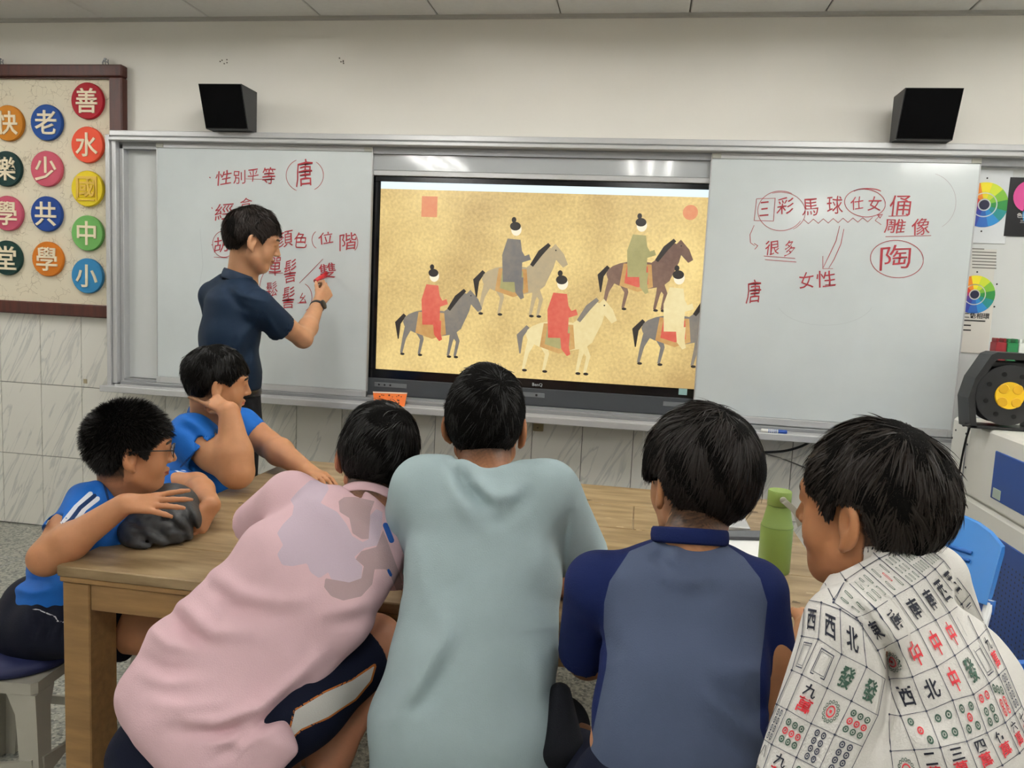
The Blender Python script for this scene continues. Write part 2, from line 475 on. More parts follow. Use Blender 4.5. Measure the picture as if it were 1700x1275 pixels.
def hand(S, wr, d, palm, side, curl=(.3, .3, .3, .3), spread=.12, thumb=(.7, .4), sc_=1.0, curl2=None):
    """wr wrist; d pointing direction; palm = the way the palm faces; side = +1 / -1: on which side of d the thumb is"""
    d = nrm(d); n = nrm(np.asarray(palm)-d*(np.asarray(palm)@d)); x = np.cross(d, n)*side   # x points to the thumb side
    k = sc_; wr = np.asarray(wr, float)
    tips = []
    L = [(.040, .024, .019), (.044, .028, .020), (.040, .026, .019), (.031, .019, .017)]
    off = [.027, .009, -.009, -.026]; ln = [.082, .085, .081, .074]
    for i in range(4):
        a = wr+x*off[i]*.55*k; kn = wr+d*ln[i]*k+x*off[i]*k
        S.cap(a, kn, .0125*k, .0095*k, .014*k)
        ang = spread*(off[i]/.027); dd = nrm(d*math.cos(ang)+x*math.sin(ang)); p = kn; th = 0
        for j in range(3):
            th += curl[i]*(1, 1.15, .8)[j] if curl2 is None or j == 0 else curl2[i]
            v = dd*math.cos(th)+n*math.sin(th)
            p2 = p+v*L[i][j]*k
            S.cap(p, p2, (.0088, .0078, .0072)[j]*k, (.0078, .0072, .0058)[j]*k, .004*k); p = p2
        tips.append(p)
    b = wr+d*.018*k+x*.016*k
    v1 = nrm(d*math.cos(thumb[0])+x*math.sin(thumb[0])+n*thumb[1]); p1 = b+v1*.042*k
    v2 = nrm(v1+n*thumb[1]*.6+d*.35); p2 = p1+v2*.030*k; v3 = nrm(v2+d*.3+n*.2); p3 = p2+v3*.024*k
    S.cap(b, p1, .0145*k, .0105*k, .014*k); S.cap(p1, p2, .0098*k, .0085*k, .004*k); S.cap(p2, p3, .0085*k, .0065*k, .004*k)
    tips.append(p3); return tips
def leg(S, hip, kn, an, r=(.07, .052, .036), toe=None, k=.03):
    S.chain([hip, kn], [r[0], r[1]], k); m = np.array(kn)*.65+np.array(an)*.35
    S.chain([kn, m, an], [r[1], r[1]*.98, r[2]], k)
    if toe is not None: S.cap(an, toe, r[2], .03, .02)
HAIRM = None
def hair(root, H, zline, thick=(.016, .016, .022), fade=0.0, seed=1, n=7000, length=.04, whorl=(0.01, -.06, .1), spike=0.0, lift=.25, lump=.004, front=None, width=.0011, flow='down', colr='0d0b0a', tint=None):
    """hair cap shaped over the skull + strands lying on it; zline(y, x) = hairline height in head coordinates"""
    rng = np.random.default_rng(seed); k = H.s
    c0 = np.array([0, -.010, .032]); r0 = np.array([.078+thick[0], .096+thick[1], .088+thick[2]])
    S = Solid(); S.ell(H.w(c0), r0*k, H.R, .01)
    ph = rng.uniform(0, 6.28, 6)
    # cut by hairline: local coordinates
    Rm = H.R.astype(np.float32); hc = H.c.astype(np.float32)
    def local(p): return (p-hc)@Rm/k
    base = S.P[0][0]
    def fn(p):
        l = local(p)
        d = base(p)
        d = d-lump*(np.sin(l[..., 0]*70+ph[0]+2*np.sin(l[..., 1]*40+ph[3]))*np.sin(l[..., 1]*62+ph[1])*np.sin(l[..., 2]*48+ph[2]))
        z = zline(l[..., 1], np.abs(l[..., 0]))
        return np.maximum(d, (z-l[..., 2])*k*.9)
    S.P[0] = (fn,)+S.P[0][1:]
    V, F = S.mesh(.0042)
    hm = mat('hair_'+colr, '080706', .9, spec=.08)
    cap_o = mesh_np('hair', V, F, hm, root, True)
    # strands
    Nn = normals(V.astype(float), F)
    L = (V-H.c)@H.R/k
    fc = F[rng.integers(0, len(F), n*2)]; wq = rng.dirichlet((1, 1, 1, 1), n*2)
    P0 = (L[fc]*wq[..., None]).sum(1)
    e = (P0-c0)/r0; rho = np.linalg.norm(e, axis=1)
    m = rho > .88
    P0 = P0[m][:n]; rho = rho[m][:n]
    n = len(P0); wh = np.array(whorl)
    dirn = P0-wh; dirn /= np.linalg.norm(dirn, axis=1)[:, None]+1e-9
    down = np.array([0, 0, -1.0])
    pts = [P0]; p = P0.copy(); steps = 4
    ln = length*rng.uniform(.6, 1.25, n)*(1 if not callable(fade) else 1)
    w1 = rng.normal(0, 1, (3, 3))*38; w2 = rng.normal(0, 1, (3, 3))*85
    jit = rng.normal(0, .16, (n, 3))+.30*np.sin(P0@w1+ph[:3])+.22*np.sin(P0@w2+ph[3:])
    under = rng.uniform(.001, .011, n)
    lf = (rng.uniform(.1, 1, n)+.8*np.sin(P0@w2[:, 0]+ph[0]))*lift*.07+(rng.uniform(0, 1, n) > .965)*.06
    sp = spike
    for i in range(steps):
        nn_ = (p-c0)/(r0*r0); nn_ /= np.linalg.norm(nn_, axis=1)[:, None]
        dd = dirn+jit+down*(.35*i/steps+.15)
        dd = dd-nn_*(dd*nn_).sum(1)[:, None]; dd /= np.linalg.norm(dd, axis=1)[:, None]+1e-9
        if sp: dd = dd*(1-sp)+nn_*sp
        pold = p; p = p+dd*(ln/steps)[:, None]
        if not sp:
            e = (p-c0)/r0; rr = np.linalg.norm(e, axis=1)
            tgt = rho*.985+lf*(i+1)/steps
            p = c0+e/rr[:, None]*tgt[:, None]*r0
        low = p[:, 2] < zline(p[:, 1], np.abs(p[:, 0]))-under
        p = np.where(low[:, None], pold+(p-pold)*.12, p)
        pts.append(p)
    if front is not None:
        pts = [front(a, i/steps) for i, a in enumerate(pts)]
    P = np.stack(pts, 1)                                   # n, steps+1, 3
    W_ = P@(H.R.T)*k+H.c
    t = np.gradient(W_, axis=1); cc = H.c+H.R@(c0*k); nv = W_-cc
    sd = np.cross(t, nv); sd /= np.linalg.norm(sd, axis=2)[..., None]+1e-9
    ang = rng.uniform(-.7, .7, (n, 1, 1)); nv2 = np.cross(sd, t); nv2 /= np.linalg.norm(nv2, axis=2)[..., None]+1e-9
    sd = sd*np.cos(ang)+nv2*np.sin(ang)
    wd_ = np.array([.8, 1, .9, .6, .12])[:steps+1][None, :, None]*width*k*rng.uniform(.6, 1.3, (n, 1, 1))
    A = W_-sd*wd_; Bq = W_+sd*wd_
    VV = np.stack([A, Bq], 2).reshape(n, -1, 3); m_ = (steps+1)*2
    bs = (np.arange(n)*m_)[:, None]
    q0 = np.array([[2*i, 2*i+1, 2*i+3, 2*i+2] for i in range(steps)])
    FF = (bs[:, None]+q0[None]).reshape(-1, 4)
    o = mesh_np('hair_strands', VV.reshape(-1, 3), FF, mat('strand_'+colr, colr if tint is None else tint, .5, spec=.24), root, True)
    o['kind'] = 'stuff'
    return cap_o
def zl(pts):
    ys = np.array([a for a, _ in pts]); zs = np.array([b for _, b in pts])
    return lambda y, x: np.interp(y, ys, zs)
def hairy_attr(o, V, H, fn):
    """darkens the scalp where hair is cropped short; fn(local) -> 0..1"""
    L = (V-H.c)@H.R/H.s; r = np.linalg.norm((L-np.array([0, -.01, .03]))/np.array([.085, .105, .1]), axis=1)
    attr(o, 'hairy', np.where(r < 1.9, fn(L), 0))
def ring_tube(c, ax, lat, a, b, r, n=40, m=8, sag=None, h=None):
    """closed ring around axis ax; half axes a (lat) and b; tube radius r; h: height of a flat band"""
    ax = nrm(ax); lat = nrm(np.asarray(lat)-ax*(np.asarray(lat)@ax)); o = np.cross(ax, lat)
    V = []
    for i in range(n):
        t = 2*math.pi*i/n; rad = lat*math.cos(t)*a+o*math.sin(t)*b; p = np.asarray(c)+rad
        if sag: p = p+ax*sag(t)
        rn = nrm(rad)
        for j in range(m):
            u = 2*math.pi*j/m
            V.append(p+rn*math.cos(u)*r+ax*math.sin(u)*(h or r))
    F = [(i*m+j, ((i+1) % n)*m+j, ((i+1) % n)*m+(j+1) % m, i*m+(j+1) % m) for i in range(n) for j in range(m)]
    return V, F
def glasses(root, H, side, colr='15161a'):
    """one visible temple and a lens rim on each side"""
    k = H.s; mb = MB(); m_ = mat('frame_'+colr, colr, .3)
    for sx in (-1, 1):
        mb.tube([H.w((sx*.0915, -.012, .004)), H.w((sx*.0925, .0, .014)), H.w((sx*.087, .05, .016)), H.w((sx*.072, .103, .014))], .0018*k, 6)
        pts = []
        for i in range(21):
            a = 2*math.pi*i/20; pts.append(H.w((sx*(.037+.0265*math.cos(a)), .108-.006*abs(math.cos(a)), .008+.02*math.sin(a))))
        mb.tube(pts, .0015*k, 6)
    mb.tube([H.w((-.011, .110, .01)), H.w((0, .112, .013)), H.w((.011, .110, .01))], .0015*k, 6)
    g = mb.build('glasses', m_, root, True)
    lm = mat('lens', 'ccd4ee', .05, trans=1.0, spec=.6)
    for sx in (-1, 1):
        V = [H.w((sx*.037, .107, .008))]+[H.w((sx*(.037+.026*math.cos(2*math.pi*i/20)), .107-.006*abs(math.cos(2*math.pi*i/20)), .008+.0195*math.sin(2*math.pi*i/20))) for i in range(20)]
        mesh_np('lens', V, [(0, 1+i, 1+(i+1) % 20) for i in range(20)], lm, g, True)
    return g
def sleeve(S, a, b, ra, rb, hem_cut=.04, k=.03, thick=.006):
    """sleeve from shoulder a towards b, open at b"""
    a = np.asarray(a, np.float32); b = np.asarray(b, np.float32); d = nrm(b-a).astype(np.float32); L_ = float(np.linalg.norm(b-a))+.03
    def fn(p):
        w = p-a; t = w@d; r = w-t[..., None]*d; rr = np.sqrt((r*r).sum(-1))
        tt = np.clip(t/L_, 0, 1); out = np.sqrt(rr**2+np.minimum(t, 0)**2)-(ra+(rb-ra)*tt)
        e = t-(L_-.03)
        o = np.maximum(out, e)
        inn = np.maximum(rr-(rb-thick), np.abs(e)-.03)
        return np.maximum(o, -inn)
    S._add(fn, (a+b)/2, L_/2+max(ra, rb), k, 'u')

# ------------------------------------------------------------------ materials
M_wall = mat('wall_paint', 'f1eee6', .75, noise=.03, nscale=1.5, bump=.08, bscale=90)
M_ceil = mat('ceiling_tile', 'dddcd8', .9, noise=.02, nscale=40, bump=.05, bscale=200)
M_ceilgap = mat('ceiling_gap', '8d8b86', .8)
M_alu = mat('brushed_aluminium', 'c9cacb', .38, metal=.35, noise=.05, nscale=60, stretch=(1, 1, 30))
M_alud = mat('aluminium_recess', '9b9da0', .42, metal=.35)
M_wb = mat('whiteboard_enamel', 'd9e0e1', .11, spec=.55, noise=.035, nscale=2.2, col2='cfd6d7')
M_wb2 = mat('whiteboard_back', 'd6d9d8', .2, spec=.5)
M_black = mat('black_plastic', '0c0d0f', .4)
M_blackcloth = mat('speaker_cloth', '030304', .9, spec=.1, bump=.2, bscale=500)
M_ink = mat('red_marker_ink', 'a8323c', .5)
M_ink2 = mat('faint_marker_ink', 'a89aa0', .5)
M_tv = mat('screen_bezel', '0b0c10', .15)
M_tvg = mat('soundbar_grey', '41454a', .45, bump=.1, bscale=600)
M_wood = mat('poster_frame_wood', '4c2016', .5, noise=.25, nscale=6, stretch=(8, 1, 1))
M_wd = mat('table_wood', 'a07c4e', .5, noise=.22, nscale=5, stretch=(1.2, 9, 9), bump=.15, bscale=40, col2='8a6a42')
M_wtop = mat('table_top_wood', 'a08a68', .42, noise=.3, nscale=4.5, stretch=(1.3, 6, 6), bump=.12, bscale=50, col2='7a6444')
M_grout = mat('grout', '6b6a66', .9)

def tile_mat():
    m = bpy.data.materials.new('marbled_tile'); m.use_nodes = True; nt = m.node_tree; N = nt.nodes; L = nt.links; b = N['Principled BSDF']
    b.inputs['Roughness'].default_value = .22
    tc = N.new('ShaderNodeTexCoord'); mp = N.new('ShaderNodeMapping'); L.new(tc.outputs['Object'], mp.inputs[0])
    oi = N.new('ShaderNodeObjectInfo')
    mp.inputs['Rotation'].default_value = (0, math.radians(-26), 0)
    m2 = N.new('ShaderNodeMapping'); m2.inputs['Scale'].default_value = (11, 1, 1.3); L.new(mp.outputs[0], m2.inputs[0]); mp = m2
    ad = N.new('ShaderNodeVectorMath'); ad.operation = 'ADD'; L.new(mp.outputs[0], ad.inputs[0])
    ml = N.new('ShaderNodeVectorMath'); ml.operation = 'SCALE'; ml.inputs['Scale'].default_value = 7.3
    cb = N.new('ShaderNodeCombineXYZ'); [L.new(oi.outputs['Random'], cb.inputs[i]) for i in range(3)]
    L.new(cb.outputs[0], ml.inputs[0]); L.new(ml.outputs[0], ad.inputs[1])
    t = N.new('ShaderNodeTexNoise'); t.inputs['Scale'].default_value = 1.6; t.inputs['Detail'].default_value = 7; t.inputs['Distortion'].default_value = .7
    L.new(ad.outputs[0], t.inputs[0])
    r = N.new('ShaderNodeValToRGB'); e = r.color_ramp.elements
    base = lin('e6e4dc'); vein = lin('cbcbc6'); e[0].color = base; e[0].position = .0; e[1].color = base; e[1].position = 1
    x = r.color_ramp.elements.new(.40); x.color = base; x = r.color_ramp.elements.new(.43); x.color = vein; x = r.color_ramp.elements.new(.47); x.color = base
    L.new(t.outputs[0], r.inputs[0]); L.new(r.outputs[0], b.inputs['Base Color'])
    return m
M_tile = tile_mat()
def terrazzo():
    m = bpy.data.materials.new('terrazzo'); m.use_nodes = True; nt = m.node_tree; N = nt.nodes; L = nt.links; b = N['Principled BSDF']
    b.inputs['Roughness'].default_value = .35
    tc = N.new('ShaderNodeTexCoord')
    t = N.new('ShaderNodeTexVoronoi'); t.inputs['Scale'].default_value = 95; L.new(tc.outputs['Object'], t.inputs['Vector'])
    sp = N.new('ShaderNodeSeparateColor'); L.new(t.outputs['Color'], sp.inputs[0])
    r = N.new('ShaderNodeValToRGB'); r.color_ramp.interpolation = 'CONSTANT'
    cols = ['9a9a90', '5d615d', 'a7a69b', '7a7d76', 'b5b4a9', '868a83']
    e = r.color_ramp.elements; e[0].color = lin(cols[0]); e[1].position = .2; e[1].color = lin(cols[1])
    for i, p in enumerate((.34, .56, .7, .88)): x = e.new(p); x.color = lin(cols[i+2])
    L.new(sp.outputs[0], r.inputs[0])
    d = N.new('ShaderNodeTexVoronoi'); d.feature = 'DISTANCE_TO_EDGE'; d.inputs['Scale'].default_value = 95; L.new(tc.outputs['Object'], d.inputs['Vector'])
    g = N.new('ShaderNodeMath'); g.operation = 'LESS_THAN'; g.inputs[1].default_value = .045; L.new(d.outputs['Distance'], g.inputs[0])
    mx = N.new('ShaderNodeMix'); mx.data_type = 'RGBA'; L.new(g.outputs[0], mx.inputs[0]); L.new(r.outputs[0], mx.inputs[6]); mx.inputs[7].default_value = lin('8f8f86')
    L.new(mx.outputs[2], b.inputs['Base Color']); return m

# ------------------------------------------------------------------ the room
XL, XR, YB = -5.2, 4.2, -5.0
def struct(name, mb, m, kind='structure'):
    o = mb.build(name, m); return tag(o, kind=kind)
fl = struct('floor', MB().box(XL-.1, XR+.1, YB-.1, WALL+.15, -.1, 0), terrazzo())
# brass-grey strips dividing the terrazzo
for x in (-3.0, -1.5, 0.0, 1.5): MB().box(x-.003, x+.003, YB, WALL-.02, -.002, .0006).build('dividing_strip', M_alud, fl)
for y in (.4, 1.9, 3.4): MB().box(XL, XR, y-.003, y+.003, -.002, .0006).build('dividing_strip', M_alud, fl)
wf = struct('wall_front', MB().box(XL-.1, XR+.1, WALL, WALL+.12, -.1, CEIL+.1), M_wall)
struct('wall_left', MB().box(XL-.12, XL, YB-.1, WALL, 0, CEIL), M_wall)
struct('wall_right', MB().box(XR, XR+.12, YB-.1, WALL, 0, CEIL), M_wall)
struct('wall_back', MB().box(XL-.1, XR+.1, YB-.12, YB, 0, CEIL), M_wall)
cl = struct('ceiling', MB().box(XL-.1, XR+.1, YB-.1, WALL+.1, CEIL+.012, CEIL+.1), M_ceilgap)
# ceiling tiles near the board wall, one by one
tm = None
xs = [-2.875+.602*k for k in range(-4, 12)]
for r_ in range(7):
    for i, x in enumerate(xs):
        if r_ > 1 and False: continue
        y1 = WALL-.004-.602*r_; y0 = y1-.602+.004
        if tm is None:
            o = MB().box(0, .596, 0, .596, 0, .02, .004).build('ceiling_tile', M_ceil); tm = o.data; bpy.data.objects.remove(o)
        if x+.6 > XR or x < XL: continue
        shared('ceiling_tile', tm, (x+.003, y0, CEIL), cl)
MB().box(XL, XR, WALL-.022, WALL-.0005, CEIL-.016, CEIL+.001).build('wall_angle', mat('angle_trim', 'b4b2ac', .5), cl)
# tiled dado, tile by tile
o = MB().box(.0015, .251, -.009, 0, .0015, .4045, .0012).build('wall_tile', M_tile); tl = o.data; bpy.data.objects.remove(o)
gb = MB().box(XL, XR, WALL-.003, WALL+.001, 0, 1.224).build('grout_bed', M_grout, wf)
k = -20
nt_ = 0
for k in range(-16, 13):
    x = .005+.2525*k
    for r_ in range(3):
        if x < XL or x+.26 > XR: continue
        shared('wall_tile', tl, (x, WALL-.002, .005+.4065*r_), wf); nt_ += 1
# marks on the wall: old screw holes above the board
for (a, b) in ((371, 101), (569, 101)):
    mb = MB()
    rng = random.Random(a)
    for i in range(5):
        p = q(a+rng.uniform(-6, 6), b+rng.uniform(-5, 5), WALL); mb.lathe([(.0035, -.0015), (.0035, .0)], (p[0], WALL, p[2]), 8, 'y')
    mb.build('screw_hole', mat('hole_grey', '6f6a60', .9), wf)

# ceiling lamps: recessed-look troffers with three tubes each, shining
M_tube = mat('lit_tube', 'ffffff', .5, emit='fffdf8', estr=LAMP_W)
M_troff = mat('troffer_enamel', 'e8e8e6', .3)
def troffer(x, y, first=[None]):
    if first[0] is None:
        e = empty('ceiling_lamp', 'white ceiling troffer with three lit fluorescent tubes', 'lamp', (x, y, CEIL), 'fluorescent troffers out of view')
        mb = MB().box(-.3, .3, -.6, .6, -.012, -.002)
        for s in (-1, 1): mb.box(s*.3, s*.285, -.6, .6, -.075, -.002); mb.box(-.3, .3, s*.6, s*.585, -.075, -.002)
        mb.V = [(v[0]+x, v[1]+y, v[2]+CEIL) for v in mb.V]; mb.build('housing', M_troff, e)
        for t in (-.18, 0, .18):
            mb = MB().tube([(x+t, y-.57, CEIL-.045), (x+t, y+.57, CEIL-.045)], .014, 12); mb.build('tube', M_tube, e, True)
        first[0] = e; return
    s = first[0]; r = s.copy(); C.objects.link(r); r.location = (x, y, CEIL)
    for c in s.children:
        d = c.copy(); C.objects.link(d); d.parent = r
for t in TROFFERS: troffer(*t)

# ------------------------------------------------------------------ prefetch the glyphs
BOOK = mat('ivory_character', 'f1e2c4', .5)

# ------------------------------------------------------------------ framed motto board on the left
pf = empty('framed_notice_board', 'dark wood framed cream notice board with round coloured character discs', 'notice board', (-3.2, 3.87, 1.2))
PX0, PX1, PZ0, PZ1 = -3.66, -2.738, 1.208, 2.53
def frame_piece(name, x0, x1, z0, z1, m):
    return MB().box(x0, x1, 3.845, 3.897, z0, z1, .006).build(name, m, pf)
frame_piece('frame_rail', PX0, PX1, PZ1-.062, PZ1, M_wood); frame_piece('frame_rail', PX0, PX1, PZ0, PZ0+.068, M_wood)
frame_piece('frame_stile', PX0, PX0+.075, PZ0+.069, PZ1-.063, M_wood); frame_piece('frame_stile', PX1-.075, PX1, PZ0+.069, PZ1-.063, M_wood)
for z in (PZ1-.066, ):   # inner bead
    MB().box(PX0+.07, PX1-.07, 3.852, 3.87, z-.006, z, .002).build('inner_bead', mat('bead_wood', '3f1a12', .4), pf)
def backing_mat():
    m = bpy.data.materials.new('printed_paper'); m.use_nodes = True; nt = m.node_tree; N = nt.nodes; L = nt.links; b = N['Principled BSDF']
    b.inputs['Roughness'].default_value = .7
    tc = N.new('ShaderNodeTexCoord')
    v = N.new('ShaderNodeTexVoronoi'); v.feature = 'DISTANCE_TO_EDGE'; v.distance = 'EUCLIDEAN'; v.inputs['Scale'].default_value = 26
    t0 = N.new('ShaderNodeTexNoise'); t0.inputs['Scale'].default_value = 14; L.new(tc.outputs['Object'], t0.inputs[0])
    av = N.new('ShaderNodeVectorMath'); av.operation = 'MULTIPLY_ADD'; L.new(t0.outputs['Color'], av.inputs[0]); av.inputs[1].default_value = (.05, .05, .05); L.new(tc.outputs['Object'], av.inputs[2])
    L.new(av.outputs[0], v.inputs['Vector'])
    g = N.new('ShaderNodeMath'); g.operation = 'LESS_THAN'; g.inputs[1].default_value = .022; L.new(v.outputs['Distance'], g.inputs[0])
    t = N.new('ShaderNodeTexNoise'); t.inputs['Scale'].default_value = 9; L.new(tc.outputs['Object'], t.inputs[0])
    h = N.new('ShaderNodeMath'); h.operation = 'GREATER_THAN'; h.inputs[1].default_value = .5; L.new(t.outputs[0], h.inputs[0])
    mm = N.new('ShaderNodeMath'); mm.operation = 'MULTIPLY'; L.new(g.outputs[0], mm.inputs[0]); L.new(h.outputs[0], mm.inputs[1])
    sc2 = N.new('ShaderNodeMath'); sc2.operation = 'MULTIPLY'; sc2.inputs[1].default_value = .5; L.new(mm.outputs[0], sc2.inputs[0])
    mx = N.new('ShaderNodeMix'); mx.data_type = 'RGBA'; L.new(sc2.outputs[0], mx.inputs[0]); mx.inputs[6].default_value = lin('e6dcc4'); mx.inputs[7].default_value = lin('9c8a6a')
    L.new(mx.outputs[2], b.inputs['Base Color']); return m
MB().box(PX0+.06, PX1-.06, 3.872, 3.896, PZ0+.06, PZ1-.05).build('printed_backing', backing_mat(), pf)
for px_ in (173, -2):
    p = q(px_, 101, 3.86); mb = MB()
    for a in range(3):
        mb.tube([(p[0]-.016+.016*a, 3.872, 2.533), (p[0]-.016+.016*a, 3.868, 2.545+.01*(a == 1)), (p[0]-.012+.012*a, 3.874, 2.56)], .003, 6)
    mb.tube([(p[0]-.014, 3.868, 2.545), (p[0], 3.866, 2.552), (p[0]+.014, 3.868, 2.545)], .003, 6); mb.lathe([(.006, -.004), (.006, .004)], (p[0], 3.868, 2.562), 12, 'y')
    mb.build('hanging_hook', M_alud, pf)
discs = [('善', 'a81526', 144, 167), ('水', 'e8563a', 144, 240), ('國', 'ecd32e', 144, 313), ('中', '6fae5e', 144, 387), ('小', '3582b4', 144, 458),
         ('老', '1e4c96', 76, 203), ('少', 'c25568', 76, 280), ('共', '1f438c', 76, 355), ('學', 'c8731f', 78, 430),
         ('快', 'c07a1e', 12, 204), ('樂', '173634', 9, 280), ('學', 'b95268', 11, 354), ('堂', '153833', 10, 428)]
colname = {'a81526': 'crimson', 'e8563a': 'orange red', 'ecd32e': 'yellow', '6fae5e': 'green', '3582b4': 'sky blue', '1e4c96': 'blue', 'c25568': 'pink', '1f438c': 'navy blue', 'c8731f': 'orange', 'c07a1e': 'ochre', '173634': 'dark green', 'b95268': 'rose', '153833': 'dark teal'}
def glyph3d(s, c, size, depth, m, parent, name='raised_character', off=0.012, Y=None):
    V, F, w = text2d(s, depth/size/2, off)
    k = size/max(w); P = np.stack([c[0]+V[:, 0]*k, c[1]+V[:, 2]*k*0-V[:, 2]*k, c[2]+V[:, 1]*k], 1)
    return mesh_np(name, P, F, m, parent, False)
for ch, colr, x, y in discs:
    p = q(x, y, 3.85)
    d = MB().lathe([(.001, .0), (.092, .0), (.094, -.003), (.094, -.016), (.091, -.020), (.001, -.020)], (p[0], 3.871, p[2]), 40, 'y').build('character_disc', mat('disc_'+colr, colr, .6, spec=.25), pf)
    smooth_by_angle(d, 40); tag(d, 'round '+colname[colr]+' disc with raised character '+ch)
    glyph3d(ch, (p[0], 3.849, p[2]), .128, .006, BOOK if ch != '國' else mat('yellow_relief', 'e0b94a', .5), d)

# ------------------------------------------------------------------ board assembly
fb = empty('sliding_board_casing', 'long silver aluminium frame of the sliding whiteboards on the wall', 'board frame', (0, 3.85, .86))
FX0, FX1 = -2.772, 2.75
mb = MB(); mb.box(FX0+.025, FX1, 3.755, 3.897, 2.152, 2.179, .003); mb.box(FX0+.025, FX1, 3.747, 3.80, 2.128, 2.146, .003); mb.box(FX0+.03, FX1, 3.765, 3.897, 2.14, 2.155)
mb.build('top_rail', M_alu, fb)
MB().box(FX0+.04, FX1, 3.80, 3.896, 2.095, 2.14).build('top_track', M_alud, fb)
mb = MB(); mb.box(FX0, FX0+.022, 3.757, 3.897, .85, 2.157, .002); mb.box(FX0+.023, FX0+.05, 3.77, 3.897, .87, 2.135, .003); mb.box(FX0+.051, FX0+.072, 3.80, 3.897, .87, 2.12, .002)
mb.build('side_post', M_alu, fb)
mb = MB(); mb.box(FX0+.07, FX1, 3.765, 3.897, .868, .886, .002); mb.box(FX0+.07, FX1, 3.80, 3.897, .884, .897)
mb.build('bottom_track', M_alud, fb)
mb = MB(); mb.box(FX0, FX1, 3.70, 3.897, .853, .862, .002); mb.box(FX0, FX1, 3.695, 3.712, .832, .865, .003); mb.box(FX0+.06, FX1, 3.735, 3.745, .858, .872)
mb.build('marker_ledge', M_alu, fb)
MB().box(FX1-.02, FX1, 3.757, 3.897, .85, 2.157, .002).build('side_post', M_alu, fb)
# fixed back panels
MB().box(FX0+.07, -1.385, 3.845, 3.865, .9, 2.12).build('back_panel', M_wb2, fb)
rb = MB().box(.46, FX1-.02, 3.845, 3.865, .9, 2.12).build('back_panel', M_wb2, fb)
MB().box(-1.38, .455, 3.815, 3.83, 2.018, 2.095, .002).build('header_panel', mat('header_gloss', 'b4b8ba', .07, spec=.6), fb)
MB().box(-1.36, .455, 3.816, 3.835, 1.994, 2.018, .002).build('header_trim', M_alu, fb)

def sliding(x0, x1, z0, z1, label, ydep=3.79):
    e = empty('sliding_whiteboard', label, 'whiteboard', ((x0+x1)/2, ydep, z0))
    MB().box(x0+.004, x1-.004, ydep, ydep+.022, z0+.035, z1-.026, .0015).build('writing_surface', M_wb, e)
    mb = MB(); mb.box(x0, x1, ydep-.004, ydep+.024, z1-.026, z1-.008, .002); mb.box(x0+.002, x1-.002, ydep-.001, ydep+.02, z1-.008, z1)
    mb.build('top_edge', M_alu, e)
    mb = MB(); mb.box(x0, x1, ydep-.003, ydep+.024, z0, z0+.034, .003); mb.box(x0, x0+.022, ydep-.006, ydep+.02, z0+.001, z0+.036, .002); mb.box(x1-.022, x1, ydep-.006, ydep+.02, z0+.001, z0+.036, .002)
    mb.build('bottom_edge', M_alu, e)
    for xx in (x0, x1-.0045): MB().box(xx, xx+.0045, ydep-.002, ydep+.024, z0+.034, z1-.026, .001).build('side_edge', M_alu, e)
    for xx in (x0+.002, x1-.042): MB().box(xx, xx+.04, ydep-.007, ydep-.003, z1-.025, z1-.004, .001).build('corner_cap', mat('cap_grey', 'b4b4aa', .5), e)
    return e
SB1 = sliding(-2.505, -1.345, .886, 2.127, 'sliding whiteboard with red writing behind the standing teacher')
SB2 = sliding(.275, 1.423, .889, 2.127, 'sliding whiteboard with red writing right of the screen')
YW = 3.7885
def ink(parent, pts, w=.0035, m=None, name='marker_line'):
    """pts in photo pixels, drawn on the board"""
    P = [q(x, y, YW) for x, y in pts]; V = []; n = len(P)
    for i, p in enumerate(P):
        t = P[min(i+1, n-1)]-P[max(i-1, 0)]; t = t/(np.linalg.norm(t)+1e-9); s = np.array([-t[2], 0, t[0]])
        ww = w/2*(1 if 0 < i < n-1 else .7); V += [p+s*ww, p-s*ww]
    F = [(2*i, 2*i+1, 2*i+3, 2*i+2) for i in range(n-1)]
    V = [(v[0], YW, v[2]) for v in V]
    return mesh_np(name, V, F, m or M_ink, parent, False)
def wr(parent, s, x, y, wpx, hpx=None, rot=0, shear=0.0, m=None, off=0.0):
    """a handwritten character centred on photo pixel (x, y), wpx wide"""
    V, F, w = text2d(s, 0, off)
    hpx = hpx or wpx
    u = V[:, 0]/w[0]*wpx; v = V[:, 1]/w[1]*hpx
    rng = np.random.default_rng(int(x*7+y)); a, b = rng.uniform(0, 6, 2)
    u2 = u+shear*v+.03*wpx*np.sin(v/hpx*5+a); v2 = v+.03*hpx*np.sin(u/wpx*5+b)+.06*u2
    r = math.radians(rot); X = x+u2*math.cos(r)+v2*math.sin(r); Y = y-(v2*math.cos(r)-u2*math.sin(r))
    P = [q(a_, b_, YW) for a_, b_ in zip(X, Y)]
    P = np.array(P); P[:, 1] = YW
    return mesh_np('written_character', P, F, m or M_ink, parent, False)
def ellipse(cx, cy, rx, ry, a0=0, a1=360, n=40, rot=0):
    r = math.radians(rot)
    out = []
    for i in range(n+1):
        a = math.radians(a0+(a1-a0)*i/n); u, v = rx*math.cos(a), -ry*math.sin(a); out.append((cx+u*math.cos(r)-v*math.sin(r), cy+u*math.sin(r)+v*math.cos(r)))
    return out
